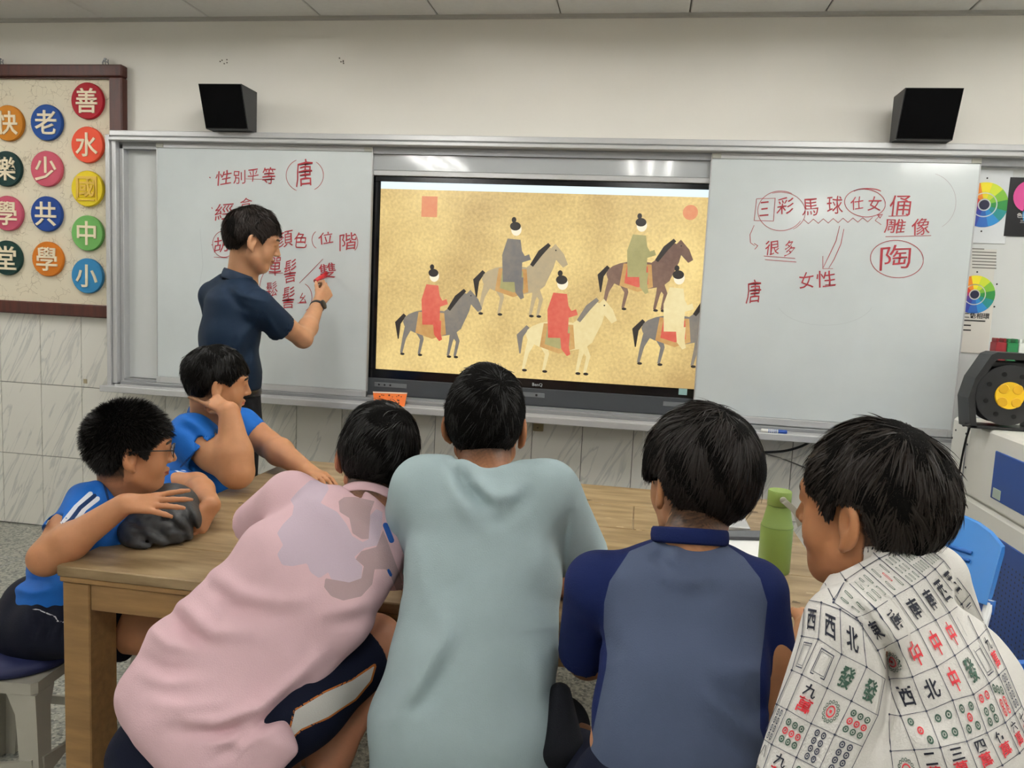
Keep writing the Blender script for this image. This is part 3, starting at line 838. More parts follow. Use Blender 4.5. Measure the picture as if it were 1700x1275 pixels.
# left board
for s, x, y, w, h in (('性', 371, 295, 27, 24), ('別', 397, 294, 20, 22), ('平', 420, 291, 18, 20), ('等', 446, 292, 22, 28), ('唐', 505, 287, 28, 44), ('經', 372, 351, 30, 27), ('合', 408, 337, 20, 18),
                      ('胡', 367, 406, 24, 26), ('顏', 472, 396, 28, 28), ('色', 499, 399, 22, 26), ('位', 541, 395, 24, 20), ('階', 578, 401, 28, 28), ('單', 457, 442, 20, 30), ('髻', 482, 450, 20, 38),
                      ('雙', 543, 450, 28, 26), ('鬆', 451, 480, 19, 24), ('髻', 479, 494, 20, 36), ('幺', 503, 495, 12, 18)):
    wr(SB1, s, x, y, w, h, rot=-2, shear=.06)
for pts, w in (([(347.5, 294), (349.5, 295.5)], .007), ([(351.5, 344), (352.5, 347)], .006), ([(351, 406), (353, 407)], .005),
               (ellipse(505, 291, 30, 28, 115, 245, 16), .0028), (ellipse(508, 291, 29, 27, -62, 55, 16), .0028), ([(408, 297), (456, 298)], .003),
               (ellipse(372, 405, 19, 22, 75, 300, 20), .0028), ([(355, 427), (378, 428)], .0035),
               (ellipse(529, 398, 11, 15, 115, 250, 12), .003), (ellipse(583, 402, 11, 16, -60, 65, 12), .003),
               ([(446, 454), (470, 453)], .0035), ([(536, 430), (515, 452), (497, 470)], .0032),
               (ellipse(444, 490, 14, 40, 110, 200, 12), .0028), (ellipse(500, 494, 18, 24, -65, 70, 14), .003), ([(494, 503), (508, 503)], .0035)):
    ink(SB1, pts, w)
# right board
for s, x, y, w, h, r in (('三', 1269, 347, 15, 24, 0), ('彩', 1304, 342, 28, 28, 0), ('馬', 1345, 344, 26, 28, 0), ('球', 1386, 340, 26, 30, 0), ('仕', 1423, 337, 21, 22, 0), ('女', 1452, 338, 22, 24, 0), ('俑', 1494, 341, 36, 34, 0),
                         ('雕', 1486, 375, 34, 24, 2), ('像', 1529, 376, 30, 28, 2), ('很', 1282, 411, 24, 24, 0), ('多', 1311, 412, 17, 26, 0), ('女', 1339, 465, 24, 28, 0), ('性', 1371, 463, 32, 28, 0),
                         ('陶', 1487, 427, 50, 40, 0), ('唐', 1251, 484, 24, 38, 0)):
    wr(SB2, s, x, y, w, h, rot=r, shear=.03)
zig = []
for i in range(15):
    zig.append((1334+i*8.2, 367+(5 if i % 2 else -3)*.9-i*.25))
for pts, w in (([(1256, 330), (1287, 329), (1284, 367), (1252, 366), (1256, 330)], .0035), (ellipse(1296, 350, 38, 33, 60, 330, 30), .0025), (ellipse(1296, 352, 41, 33, -60, 110, 24, ), .0022),
               (ellipse(1436, 337, 34, 23, 0, 360, 34, 6), .003), (ellipse(1440, 320, 24, 7, 20, 160, 12), .0045), (zig, .0032), ([(1252, 374), (1245, 390), (1246, 403), (1253, 408)], .003),
               ([(1252, 404), (1258, 408), (1253, 414)], .004), ([(1268, 425), (1320, 429)], .0038), ([(1270, 431), (1322, 435)], .0038), ([(1475, 359), (1508, 358)], .0045),
               ([(1461, 357), (1453, 366), (1463, 373)], .003), ([(1457, 357), (1465, 356), (1461, 362), (1457, 357)], .005), ([(1470, 393), (1546, 391)], .0035),
               (ellipse(1489, 430, 44, 31, 0, 360, 40, 4), .003), ([(1394, 375), (1388, 400), (1376, 425), (1367, 444)], .003), ([(1401, 380), (1396, 405), (1385, 430), (1376, 445)], .003),
               ([(1366, 425), (1366, 446), (1383, 446)], .0032), ([(1370, 473), (1388, 472)], .004)):
    ink(SB2, pts, w)
ink(SB2, ellipse(1540, 335, 47, 48, -60, 75, 26), .0014, M_ink2)
ink(SB2, ellipse(1370, 500, 80, 40, 195, 345, 26), .0014, mat('ghost_ink', 'bcc2c4', .5))
ink(SB1, [(332, 380), (337, 440), (330, 480)], .002, mat('ghost_ink', 'bcc2c4', .5))

# ------------------------------------------------------------------ flat screen
tv = empty('interactive_screen', 'wide black flat screen between the whiteboards showing an old painting', 'screen', (-.5, 3.86, .9))
TX0, TX1 = -1.364, .44
mb = MB(); mb.box(TX0, TX1, 3.836, 3.886, .962, 1.992, .004); mb.build('housing', M_black, tv)
mb = MB(); mb.box(TX0, TX1, 3.831, 3.84, 1.966, 1.992, .002); mb.box(TX0, TX1, 3.831, 3.84, .985, 1.030, .002); mb.box(TX0, TX0+.05, 3.831, 3.84, 1.03, 1.966, .002); mb.box(TX1-.05, TX1, 3.831, 3.84, 1.03, 1.966, .002)
mb.build('bezel', M_tv, tv)
sb_ = MB().box(TX0+.004, TX1, 3.826, 3.885, .897, .984, .004).build('speaker_bar', M_tvg, tv)
for x in (-1.23, -.5, .22):
    w_ = .06 if x == -.5 else .085
    mb = MB(); mb.box(x-w_, x+w_, 3.8235, 3.827, .94, .963, .0017); mb.build('control_strip', mat('strip_grey', '6d7175', .4), tv)
for i in range(3): MB().lathe([(.005, 0), (.005, -.002)], (-1.29+.03*i, 3.8235, .952), 12, 'y').build('button', M_black, tv)
MB().lathe([(.006, 0), (.006, -.002)], (-.48, 3.8235, .952), 12, 'y').build('sensor', M_black, tv)
V, F, w = text2d('BenQ', 0, .01); p = q(892, 639, 3.83)
mesh_np('screen_lettering', np.stack([p[0]+V[:, 0]*.05/w[0], V[:, 0]*0+3.8305, p[2]+V[:, 1]*.05/w[0]], 1), F, mat('logo_silver', 'b8bcc0', .3), tv, False)
MB().box(.205, .245, 3.829, 3.832, 1.0, 1.03).build('sticker', mat('sticker_cyan', '9fc6c4', .5), tv)
SCR = 1.12   # screen brightness
def screen_mat(name, col, col2=None, sc_=60, stretch=None):
    m = bpy.data.materials.new(name); m.use_nodes = True; nt = m.node_tree; N = nt.nodes; L = nt.links; b = N['Principled BSDF']
    b.inputs['Base Color'].default_value = (0.02, .02, .02, 1); b.inputs['Roughness'].default_value = .25
    b.inputs['Emission Strength'].default_value = SCR
    if col2:
        tc = N.new('ShaderNodeTexCoord'); t = N.new('ShaderNodeTexNoise'); t.inputs['Scale'].default_value = sc_; t.inputs['Detail'].default_value = 6
        L.new(tc.outputs['Object'], t.inputs[0]); t2 = N.new('ShaderNodeTexNoise'); t2.inputs['Scale'].default_value = 2.2; L.new(tc.outputs['Object'], t2.inputs[0])
        ad = N.new('ShaderNodeMath'); ad.operation = 'MULTIPLY_ADD'; L.new(t.outputs[0], ad.inputs[0]); ad.inputs[1].default_value = .45; L.new(t2.outputs[0], ad.inputs[2])
        r = N.new('ShaderNodeValToRGB'); r.color_ramp.elements[0].position = .5; r.color_ramp.elements[1].position = .95
        r.color_ramp.elements[0].color = lin(col); r.color_ramp.elements[1].color = lin(col2); L.new(ad.outputs[0], r.inputs[0]); L.new(r.outputs[0], b.inputs['Emission Color'])
    else: b.inputs['Emission Color'].default_value = lin(col)
    return m
SX0, SX1, SZ0, SZ1 = -1.312, .388, 1.031, 1.966
ys_ = 3.8295
def flat(pts, m, layer, name, parent):
    yy = ys_-.0002*layer
    return mesh_np(name, [(a, yy, b) for a, b in pts], [tuple(range(len(pts)))], m, parent, False)
scr = flat([(SX0, SZ0), (SX1, SZ0), (SX1, SZ1-.035), (SX0, SZ1-.035)], screen_mat('silk_gold', 'efd48c', 'b99a62', 70), 0, 'display', tv)
flat([(SX0, SZ1-.035), (SX1, SZ1-.035), (SX1, SZ1), (SX0, SZ1)], screen_mat('pale_strip', 'dff1f6'), 0, 'title_strip', scr)
P_ = {k: screen_mat('paint_'+k, c, c2, 45) for k, c, c2 in (('slate', '6d6a68', '8a8070'), ('umber', '6a4f44', '8c6f5c'), ('cream', 'e8d9a6', 'd9c48a'), ('dun', 'a8987a', 'c0aa80'), ('red', 'c94a3c', 'd9705a'), ('olive', '9a9460', 'b0a670'),
      ('ink', '2a2522', '2a2522'), ('face', 'f2e4c8', 'f2e4c8'), ('saddle', 'b8864a', 'd0a86a'), ('seal', 'd8835e', 'e0a070'))}
class Paint:
    def __init__(s): s.mb = {}
    def poly(s, pts, k, layer):
        mb = s.mb.setdefault(k, MB()); yy = ys_-.0002*layer; n = len(pts); cx_ = sum(p[0] for p in pts)/n; cz_ = sum(p[1] for p in pts)/n
        mb.add([(a, yy, b) for a, b in pts]+[(cx_, yy, cz_)], [(i, (i+1) % n, n) for i in range(n)])
    def ell(s, c, a, b, k, layer, rot=0, n=20):
        r = math.radians(rot); s.poly([(c[0]+a*math.cos(t)*math.cos(r)-b*math.sin(t)*math.sin(r), c[1]+a*math.cos(t)*math.sin(r)+b*math.sin(t)*math.cos(r)) for t in [2*math.pi*i/n for i in range(n)]], k, layer)
    def limb(s, pts, w, k, layer):
        V = []; n = len(pts)
        for i, p in enumerate(pts):
            a = np.array(pts[max(i-1, 0)]); b = np.array(pts[min(i+1, n-1)]); t = nrm(b-a); V.append((p[0]-t[1]*w[i], p[1]+t[0]*w[i])); V.append((p[0]+t[1]*w[i], p[1]-t[0]*w[i]))
        mb = s.mb.setdefault(k, MB()); yy = ys_-.0002*layer
        mb.add([(a, yy, b) for a, b in V], [(2*i, 2*i+1, 2*i+3, 2*i+2) for i in range(n-1)])
pt = Paint()
def horse(x, z, s, coat, robe, cloth, L, rider=True, mane='ink'):
    f = lambda a, b: (x+a*s, z+b*s)
    for lx, kx in ((-.27, -.33), (-.20, -.12), (.20, .30), (.26, .22)):
        pt.limb([f(lx, .0), f(kx, -.17), f(kx-.03, -.34)], [.05*s, .022*s, .014*s], coat, L)
        pt.ell(f(kx-.015, -.35), .026*s, .014*s, 'ink', L+1)
    pt.limb([f(-.33, .10), f(-.41, .0), f(-.40, -.18)], [.02*s, .035*s, .006*s], mane, L)
    pt.ell(f(0, .02), .35*s, .15*s, coat, L+1)
    pt.limb([f(.22, .06), f(.34, .22), f(.40, .36)], [.14*s, .09*s, .06*s], coat, L+2)
    pt.limb([f(.18, .18), f(.27, .32), f(.36, .41)], [.02*s, .03*s, .02*s], mane, L+3)
    pt.limb([f(.38, .37), f(.48, .28), f(.54, .19)], [.062*s, .05*s, .03*s], coat, L+3)
    pt.ell(f(.43, .35), .008*s, .008*s, 'ink', L+4)
    pt.poly([f(-.17, .14), f(.13, .14), f(.16, -.1), f(.0, -.16), f(-.2, -.1)], 'saddle', L+4)
    pt.poly([f(-.13, .12), f(.09, .12), f(.11, -.07), f(.0, -.11), f(-.15, -.07)], cloth, L+5)
    if rider:
        pt.limb([f(-.02, .0), f(-.03, .28), f(-.02, .45)], [.1*s, .11*s, .07*s], robe, L+6)
        pt.limb([f(-.02, .38), f(.08, .24), f(.16, .27)], [.05*s, .045*s, .03*s], robe, L+7)
        pt.ell(f(.0, .55), .055*s, .065*s, 'face', L+8); pt.ell(f(-.012, .585), .058*s, .045*s, 'ink', L+9); pt.ell(f(-.03, .65), .025*s, .03*s, 'ink', L+9)
        pt.limb([f(.05, .05), f(.06, -.1), f(.1, -.17)], [.05*s, .04*s, .02*s], robe, L+7)
horse(-.02, 1.55, .44, 'umber', 'olive', 'red', 1); horse(-.62, 1.50, .46, 'dun', 'slate', 'olive', 12); horse(.17, 1.30, .46, 'slate', 'cream', 'red', 24)
horse(-1.02, 1.27, .44, 'slate', 'red', 'saddle', 36); horse(-.38, 1.24, .48, 'cream', 'red', 'olive', 48, mane='slate')
pt.poly([(-1.1, 1.80), (-1.02, 1.80), (-1.02, 1.90), (-1.1, 1.90)], 'seal', 1); pt.ell((.2, 1.86), .035, .035, 'seal', 1)
for k, mb in pt.mb.items(): mb.build('painted_shape', P_[k], scr)['kind'] = 'stuff'

# ------------------------------------------------------------------ speakers above the board
def speaker(x0, x1, label):
    e = empty('wall_speaker', label, 'speaker', ((x0+x1)/2, 3.8, 2.178), 'black wedge speakers on the board frame')
    z0, z1 = 2.181, 2.378
    V = [(x0, 3.70, z0), (x1, 3.70, z0), (x1, 3.785, z0), (x0, 3.785, z0), (x0, 3.63, z1), (x1, 3.63, z1), (x1, 3.785, z1), (x0, 3.785, z1)]
    F = [(3, 2, 1, 0), (4, 5, 6, 7), (0, 1, 5, 4), (1, 2, 6, 5), (2, 3, 7, 6), (3, 0, 4, 7)]
    c = MB().add(V, F).build('cabinet', mat('speaker_case', '2c2d2f', .5), e)
    MB().box((x0+x1)/2-.04, (x0+x1)/2+.04, 3.786, 3.897, z0+.06, z0+.13, .004).build('wall_bracket', M_black, e)
    V = [(x0+.004, 3.693, z0+.004), (x1-.004, 3.693, z0+.004), (x1-.004, 3.624, z1-.004), (x0+.004, 3.624, z1-.004), (x0+.004, 3.70, z0+.004), (x1-.004, 3.70, z0+.004), (x1-.004, 3.632, z1-.004), (x0+.004, 3.632, z1-.004)]
    MB().add(V, [(0, 1, 2, 3), (7, 6, 5, 4), (0, 4, 5, 1), (2, 6, 7, 3), (1, 5, 6, 2), (0, 3, 7, 4)]).build('grille', M_blackcloth, e)
    MB().lathe([(.006, 0), (.006, .006), (.003, .008)], ((x0+x1)/2-.03, 3.70, z1), 10).build('bracket_screw', M_black, e)
speaker(-2.177, -1.953, 'left of the two black wedge speakers above the whiteboards')
speaker(1.035, 1.264, 'right of the two black wedge speakers above the whiteboards')

# ------------------------------------------------------------------ colour charts on the right-hand panel
def chart(name, label, x0, x1, z0, z1, y=3.842):
    e = empty(name, label, 'poster', ((x0+x1)/2, y, z0))
    return e
def flat_text(s, x, y, w, m, parent, Y, h=None, off=0.0, name='lettering'):
    V, F, w_ = text2d(s, 0, off)
    p = q(x, y, Y); k = w/w_[0]
    return mesh_np(name, np.stack([p[0]+V[:, 0]*k, V[:, 0]*0+Y, p[2]+V[:, 1]*k], 1), F, m, parent, False)
HUES = ['f0e030', 'c9d838', '7db83c', '2f8a42', '1f8a8a', '2a86c8', '2560b0', '2c3c98', '5a2f86', '9c2c6c', 'c8362e', 'e88a28']
def wheel(e, c, R, Y):
    for i, h in enumerate(HUES):
        V = []; F = []; a0 = math.pi/2-i*math.pi/6-math.pi/12+math.pi/6; n = 4
        for j in range(n+1):
            a = a0-j*math.pi/6/n
            V += [(c[0]+R*.55*math.cos(a), Y, c[2]+R*.55*math.sin(a)), (c[0]+R*math.cos(a), Y, c[2]+R*math.sin(a))]
        F = [(2*j, 2*j+1, 2*j+3, 2*j+2) for j in range(n)]
        V2 = [(c[0]+(v[0]-c[0])*k_, Y, c[2]+(v[2]-c[2])*k_) for v in V for k_ in ((.5,) if True else ())]
        m_ = mat('hue_'+h, h, .4)
        mesh_np('hue_segment', V+V2, F+[tuple(k_+len(V) for k_ in f) for f in F], m_, e, False)
    MB().lathe([(R*.22, -.0003), (R*.22, 0)], (c[0], Y, c[2]), 16, 'y').build('wheel_centre', mat('wheel_dark', '1a1c3a', .4), e)
    for i in range(6):
        a = math.pi/2-i*math.pi/3; p = (c[0]+R*1.18*math.cos(a), Y, c[2]+R*1.18*math.sin(a))
        MB().lathe([(.004, -.0003), (.004, 0)], p, 8, 'y').build('wheel_mark', M_black, e)
M_paper = mat('white_paper', 'eceae6', .5); M_paperg = mat('grey_card', 'd5d3cd', .6); M_clear = mat('clear_film', 'dfe3e6', .12)
e = chart('hue_chart', 'round hue wheel chart, upper, beside the right whiteboard', 1.40, 1.60, 1.80, 2.08)
MB().box(1.40, 1.575, 3.84, 3.8445, 1.765, 2.085, .001).build('plastic_sleeve', M_clear, e); wheel(e, q(1634, 340, 3.839), .098, 3.8385)
e = chart('text_card', 'pale printed text card between the two hue wheel charts', 1.40, 1.55, 1.55, 1.74)
MB().box(1.40, 1.545, 3.84, 3.8445, 1.585, 1.74, .001).build('card', M_paperg, e)
for i in range(7):
    p0 = q(1618, 413+5.2*i, 3.839); MB().box(p0[0]-.01, p0[0]+(.04 if i == 0 else .09), 3.8393, 3.84, p0[2]-.0025, p0[2]+.0025).build('text_line', mat('text_grey', '77746e', .6), e)
e = chart('hue_chart', 'round hue wheel chart, lower, with printed caption beside the right whiteboard', 1.40, 1.55, 1.28, 1.62)
MB().box(1.40, 1.556, 3.84, 3.8445, 1.275, 1.58, .001).build('card', mat('card_cream', 'dedad2', .6), e); wheel(e, q(1618, 489, 3.839), .085, 3.8385)
flat_text('二色相環', 1621, 524, .11, M_black, e, 3.8385, off=.01)
for i, (a, b) in enumerate(((1608, 532), (1606, 540), (1606, 548))):
    p0 = q(a, b, 3.839); MB().box(p0[0]-.02, p0[0]+(.07 if i == 0 else .015), 3.8393, 3.84, p0[2]-.003, p0[2]+.003).build('text_line', M_black, e)
e = chart('black_colour_poster', 'black colour theory poster with pink circle at the right edge', 1.57, 1.9, 1.78, 2.06)
MB().box(1.565, 1.93, 3.838, 3.8435, 1.80, 2.055, .001).build('sheet', mat('poster_black', '17181c', .3), e)
for (a, b, c_) in ((1.655, 1.975, 'd04a90'), (1.75, 1.97, 'e0c040'), (1.70, 1.90, '3a8ac0')):
    MB().lathe([(.07, -.0003), (.07, 0)], (a, 3.8378, b), 28, 'y').build('colour_circle', mat('c_'+c_, c_, .4), e)
flat_text('色光三原色', 1712, 358, .115, M_paper, e, 3.8374); flat_text('三原色光混合', 1712, 368, .09, M_paper, e, 3.8374)
# coloured plastic holders standing on the machine
for i, (colr, nm) in enumerate((('8a1f28', 'dark red'), ('1d7a45', 'green'), ('e6ebe6', 'white'))):
    p = q(1666+18*i, 570, 3.72); x0 = 1.512+.046*i
    mb = MB(); mb.box(x0, x0+.043, 3.66, 3.72, 1.002, 1.335, .003); mb.box(x0+.002, x0+.012, 3.665, 3.715, 1.335, 1.352, .002); mb.box(x0+.031, x0+.041, 3.665, 3.715, 1.335, 1.352, .002)
    tag(mb.build('file_holder', mat('holder_'+nm.replace(' ', '_'), colr, .4)), nm+' notched plastic holder standing behind the cable reel', 'holder', 'plastic holders on the machine')
# ------------------------------------------------------------------ machine by the wall
MXA = 1.385
mc = empty('boxed_machine', 'large off-white metal machine with blue side panels at the right', 'machine', (1.8, 3.2, 0))
M_mc = mat('machine_cream', 'efeee6', .4, bump=.05, bscale=300); M_bl = mat('machine_blue', '2c4f96', .45, bump=.12, bscale=500)
MY0, MY1 = 2.35, 3.69
MB().box(MXA, 2.3, MY0, MY1, .70, 1.0, .012).build('upper_cabinet', M_mc, mc)
MB().box(MXA, 2.3, MY0, MY1, .04, .693, .012).build('lower_cabinet', M_mc, mc)
def sidept(x, y): p = qx(x, y, MXA); return p
a = sidept(1655, 742); b = sidept(1652, 826)
MB().box(MXA-.004, MXA+.002, MY0+.15, a[1], .745, .93, .003).build('blue_panel', M_bl, mc)
MB().box(MXA-.0055, MXA-.003, a[1]-.085, a[1]-.02, .752, .79, .001).build('sticker', mat('silver_sticker', 'b9c8bc', .4), mc)
a2 = sidept(1603, 850)
MB().box(MXA-.004, MXA+.002, MY0+.1, a2[1], .10, .615, .003).build('blue_vent_panel', M_bl, mc)
vm = MB()
for i in range(16):
    for j in range(18):
        yy = 2.75+.028*i; zz = .20+.02*j
        vm.add([(MXA-.0045, yy-.005, zz), (MXA-.0045, yy, zz-.005), (MXA-.0045, yy+.005, zz), (MXA-.0045, yy, zz+.005)], [(0, 1, 2, 3)])
vo = vm.build('vent_holes', M_black, mc); vo['kind'] = 'stuff'
MB().box(MXA-.003, MXA, 3.52, 3.525, .05, .99).build('panel_seam', M_alud, mc)
for (a, b) in ((1587, 714), (1604, 720), (1606, 738), (1581, 727), (1577, 764), (1579, 781), (1603, 776), (1597, 790)):
    p = sidept(a, b); MB().lathe([(.005, 0), (.004, -.002)], (MXA, p[1], p[2]), 10, 'x').build('screw', M_black, mc)
# cable reel
rl = empty('cable_reel', 'black cable reel with yellow hub standing on the machine', 'cable reel', (1.5, 3.42, 1.0))
rc = q(1672, 656, 3.32); rc = np.array([rc[0], 3.32, rc[2]])
dr = MB()
M_reel = mat('reel_black', '17181a', .45)
RR = .118
MB().lathe([(.001, -.02), (.05, -.02), (RR, -.012), (RR, -.002), (.06, .0), (.06, .075), (RR, .077), (RR, .087), (.001, .09)], rc, 48, 'y').build('drum', M_reel, rl, True)
smooth_by_angle(rl.children[-1], 30)
y0 = rc[1]-.021
MB().lathe([(.001, -.004), (.046, -.004), (.051, -.006), (.053, -.002), (.053, .01), (.001, .01)], (rc[0], y0, rc[2]), 40, 'y').build('yellow_hub', mat('hub_yellow', 'efc21a', .35), rl, True)
hb = rl.children[-1]; smooth_by_angle(hb, 30)
for i in range(4):
    a = math.pi/4+i*math.pi/2; MB().lathe([(.019, 0), (.019, -.0015), (.017, -.003), (.001, -.003)], (rc[0]+.036*math.cos(a), y0-.0035, rc[2]+.036*math.sin(a)), 20, 'y').build('socket_cover', mat('cover_yellow', 'dca912', .4), hb)
for i in range(8):
    a = i*math.pi/4+.3; MB().lathe([(.009, 0), (.009, -.0016)], (rc[0]+.085*math.cos(a), rc[1]-.0165, rc[2]+.085*math.sin(a)), 12, 'y').build('flange_hole', mat('hole_black', '050506', .9), rl)
# frame with handle
for yy in (rc[1]+.095,):
    zt = rc[2]+.165
    pts = [(rc[0]-.135, yy, 1.004), (rc[0]-.145, yy, rc[2]), (rc[0]-.085, yy, zt-.015), (rc[0]-.06, yy, zt), (rc[0]+.06, yy, zt), (rc[0]+.085, yy, zt-.015), (rc[0]+.145, yy, rc[2]), (rc[0]+.135, yy, 1.004)]
mb = MB()
outer = [(rc[0]-.125, 1.002), (rc[0]-.142, rc[2]-.02), (rc[0]-.125, rc[2]+.06), (rc[0]-.075, zt-.01), (rc[0]-.055, zt), (rc[0]+.055, zt), (rc[0]+.075, zt-.01), (rc[0]+.125, rc[2]+.06), (rc[0]+.142, rc[2]-.02), (rc[0]+.125, 1.002)]
inner = [(rc[0]-.10, 1.002), (rc[0]-.117, rc[2]-.02), (rc[0]-.10, rc[2]+.05), (rc[0]-.062, zt-.038), (rc[0]-.05, zt-.026), (rc[0]+.05, zt-.026), (rc[0]+.062, zt-.038), (rc[0]+.10, rc[2]+.05), (rc[0]+.117, rc[2]-.02), (rc[0]+.10, 1.002)]
n = len(outer); ya, yb = rc[1]-.01, rc[1]+.10
V = [(p[0], ya, p[1]) for p in outer]+[(p[0], ya, p[1]) for p in inner]+[(p[0], yb, p[1]) for p in outer]+[(p[0], yb, p[1]) for p in inner]
F = []
for i in range(n-1):
    F += [(i, i+1, n+i+1, n+i), (2*n+i, 3*n+i, 3*n+i+1, 2*n+i+1), (i, 2*n+i, 2*n+i+1, i+1), (n+i, n+i+1, 3*n+i+1, 3*n+i)]
F += [(0, n, 3*n, 2*n), (n-1, 3*n-1, 4*n-1, 2*n-1)]
mb.add(V, F); mb.box(rc[0]-.125, rc[0]+.125, ya, yb, 1.001, 1.014, .003); mb.box(rc[0]-.12, rc[0]+.12, rc[1]+.09, rc[1]+.10, rc[2]-.03, rc[2]+.03); mb.box(rc[0]-.08, rc[0]+.08, ya+.02, yb, zt-.06, zt-.035, .004)
mb.build('carry_frame', M_reel, rl)
cpts = [(rc[0]-.11, rc[1]+.0, 1.02), (rc[0]-.15, rc[1]-.01, 1.01)]
for (x, y, X) in ((1612, 700, 1.365), (1604, 728, 1.368), (1597, 760, 1.37), (1590, 800, 1.372), (1584, 840, 1.374), (1580, 880, 1.374), (1576, 930, 1.374)):
    cpts.append(qx(x, y, X))
def smooth_pts(P, n=6):
    P = [np.array(p, float) for p in P]; P = [2*P[0]-P[1]]+P+[2*P[-1]-P[-2]]; out = []
    for i in range(1, len(P)-2):
        for j in range(n):
            t = j/n; out.append(.5*((2*P[i])+(-P[i-1]+P[i+1])*t+(2*P[i-1]-5*P[i]+4*P[i+1]-P[i+2])*t*t+(-P[i-1]+3*P[i]-3*P[i+1]+P[i+2])*t**3))
    out.append(P[-2]); return out
MB().tube(smooth_pts(cpts), .0045, 8).build('cable', M_black, rl, True)

# ------------------------------------------------------------------ small things on the ledge and wall
def cable(pts, r, m, name, label, Y=None):
    o = MB().tube(smooth_pts([q(*p) for p in pts]), r, 8).build(name, m, None, True); return tag(o, label, 'cable')
cable([(1225, 752, 3.86), (1262, 751, 3.86), (1300, 749, 3.85), (1330, 741, 3.84), (1352, 729, 3.80)], .006, M_black, 'power_cable', 'thick black cable hanging under the right end of the ledge')
cable([(1262, 751, 3.875), (1300, 762, 3.875), (1345, 780, 3.875), (1390, 800, 3.875)], .003, mat('cable_grey', '5d5c58', .6), 'thin_cable', 'thin dark cable sloping down the tiles under the ledge')
cable([(1352, 731, 3.87), (1335, 752, 3.87), (1310, 762, 3.87), (1275, 757, 3.87)], .0018, mat('cable_pale', 'bab8b0', .6), 'thin_cable', 'very thin pale cable looping under the thick black cable')
cable([(1069, 705, 3.75), (1068, 730, 3.75), (1069, 752, 3.75), (1076, 775, 3.75), (1080, 755, 3.75), (1073, 725, 3.75), (1071, 705, 3.75)], .0022, mat('cable_white', 'd9d9d6', .4), 'hanging_cord', 'white loop of cord hanging from the board ledge')
e = empty('usb_lead', 'short black lead with plug hanging beyond the table end', 'cable', q(1365, 900, 3.3))
o = MB().tube(smooth_pts([q(1366, 905, 3.3), q(1368, 930, 3.3), q(1372, 950, 3.3), q(1374, 1000, 3.3), q(1378, 1060, 3.3), q(1385, 1100, 3.2), qz(1400, 1130, .012)]), .004, 8).build('lead', M_black, e, True)
a = q(1365, 893, 3.3); MB().box(a[0]-.011, a[0]+.011, 3.29, 3.31, a[2]-.03, a[2]+.03, .004).build('plug', M_black, e)
a = q(1373, 963, 3.3); MB().tube([q(1372, 958, 3.3), q(1374, 974, 3.3)], .0055, 10).build('white_band', M_paper, e, True)
p = q(894, 706, 3.885)
e = empty('wall_socket_plate', 'small square brown plate on the tiles under the screen ledge', 'wall plate', (p[0], 3.889, p[2]))
MB().box(p[0]-.026, p[0]+.026, 3.878, 3.889, p[2]-.03, p[2]+.03, .003).build('plate', mat('brass_brown', '8b7f5c', .5), e)
MB().lathe([(.005, 0), (.004, -.003)], (p[0]-.003, 3.878, p[2]-.012), 10, 'y').build('screw', mat('screw_brass', '5d5238', .4, metal=.5), e)
p = q(141, 633, 3.885); tag(MB().box(p[0]-.011, p[0]+.011, 3.886, 3.889, p[2]-.012, p[2]+.012, .001).build('tile_sticker', mat('old_tape', 'a89c80', .7)), 'small beige sticker on the tile left of the board frame', 'sticker')
# orange card on the ledge
e = empty('orange_card', 'bright orange card with dark marks leaning on the screen ledge', 'card', (-1.2, 3.73, .862))
A, B, Cc, D = q(619, 650, 3.745), q(676, 652, 3.745), q(671, 676, 3.72), q(622, 676, 3.72)
V = [A, B, Cc, D]+[v+np.array([0, .004, 0]) for v in (A, B, Cc, D)]
MB().add(V, [(0, 3, 2, 1), (4, 5, 6, 7), (0, 1, 5, 4), (1, 2, 6, 5), (2, 3, 7, 6), (3, 0, 4, 7)]).build('card', mat('orange_board', 'f4792a', .45), e)
def on_card(u, v, lift=.0012): t = (A*(1-u)+B*u)*(1-v)+(D*(1-u)+Cc*u)*v; return t+np.array([0, -lift, 0])
rng = random.Random(4)
mb = MB()
for i in range(26):
    u, v = rng.uniform(.15, .85), rng.uniform(.15, .85); s = rng.uniform(.01, .035)
    c_ = [on_card(u+s*math.cos(a), v+2*s*math.sin(a)) for a in (0, 1.3, 2.6, 4.1, 5.2)]; mb.add(c_, [(4, 3, 2, 1, 0)])
mb.build('dark_marks', mat('mark_brown', '5e2c14', .6), e)
w_ = [on_card(0, 0), on_card(1, 0), on_card(1, .08), on_card(0, .08)]; MB().add(w_, [(0, 1, 2, 3)]).build('pale_edge', mat('pale_edge', 'f0e0d0', .5), e)
# blue marker lying on the ledge
a, b = q(1264, 712, 3.72), q(1306, 716, 3.72); zc = .872
e = empty('whiteboard_marker', 'white whiteboard marker with blue cap on the ledge under the right board', 'marker', (a[0], 3.72, .862))
ax_ = lambda t: (a[0]+(b[0]-a[0])*t, 3.722, zc)
MB().lathe([(.0075, 0), (.0085, .002), (.0085, (b[0]-a[0])*.66)], (a[0], 3.722, zc), 16, 'x').build('barrel', M_paper, e, True)
MB().lathe([(.009, (b[0]-a[0])*.66), (.009, b[0]-a[0]), (.007, b[0]-a[0]+.002)], (a[0], 3.722, zc), 16, 'x').build('cap', mat('cap_blue', '1d4fae', .4), e, True)
mb = MB()
for t in (.28, .36, .44, .52, .58): mb.lathe([(.0087, (b[0]-a[0])*t), (.0087, (b[0]-a[0])*(t+.03))], (a[0], 3.722, zc), 16, 'x')
mb.build('printed_band', mat('print_blue', '5577b8', .5), e, True)

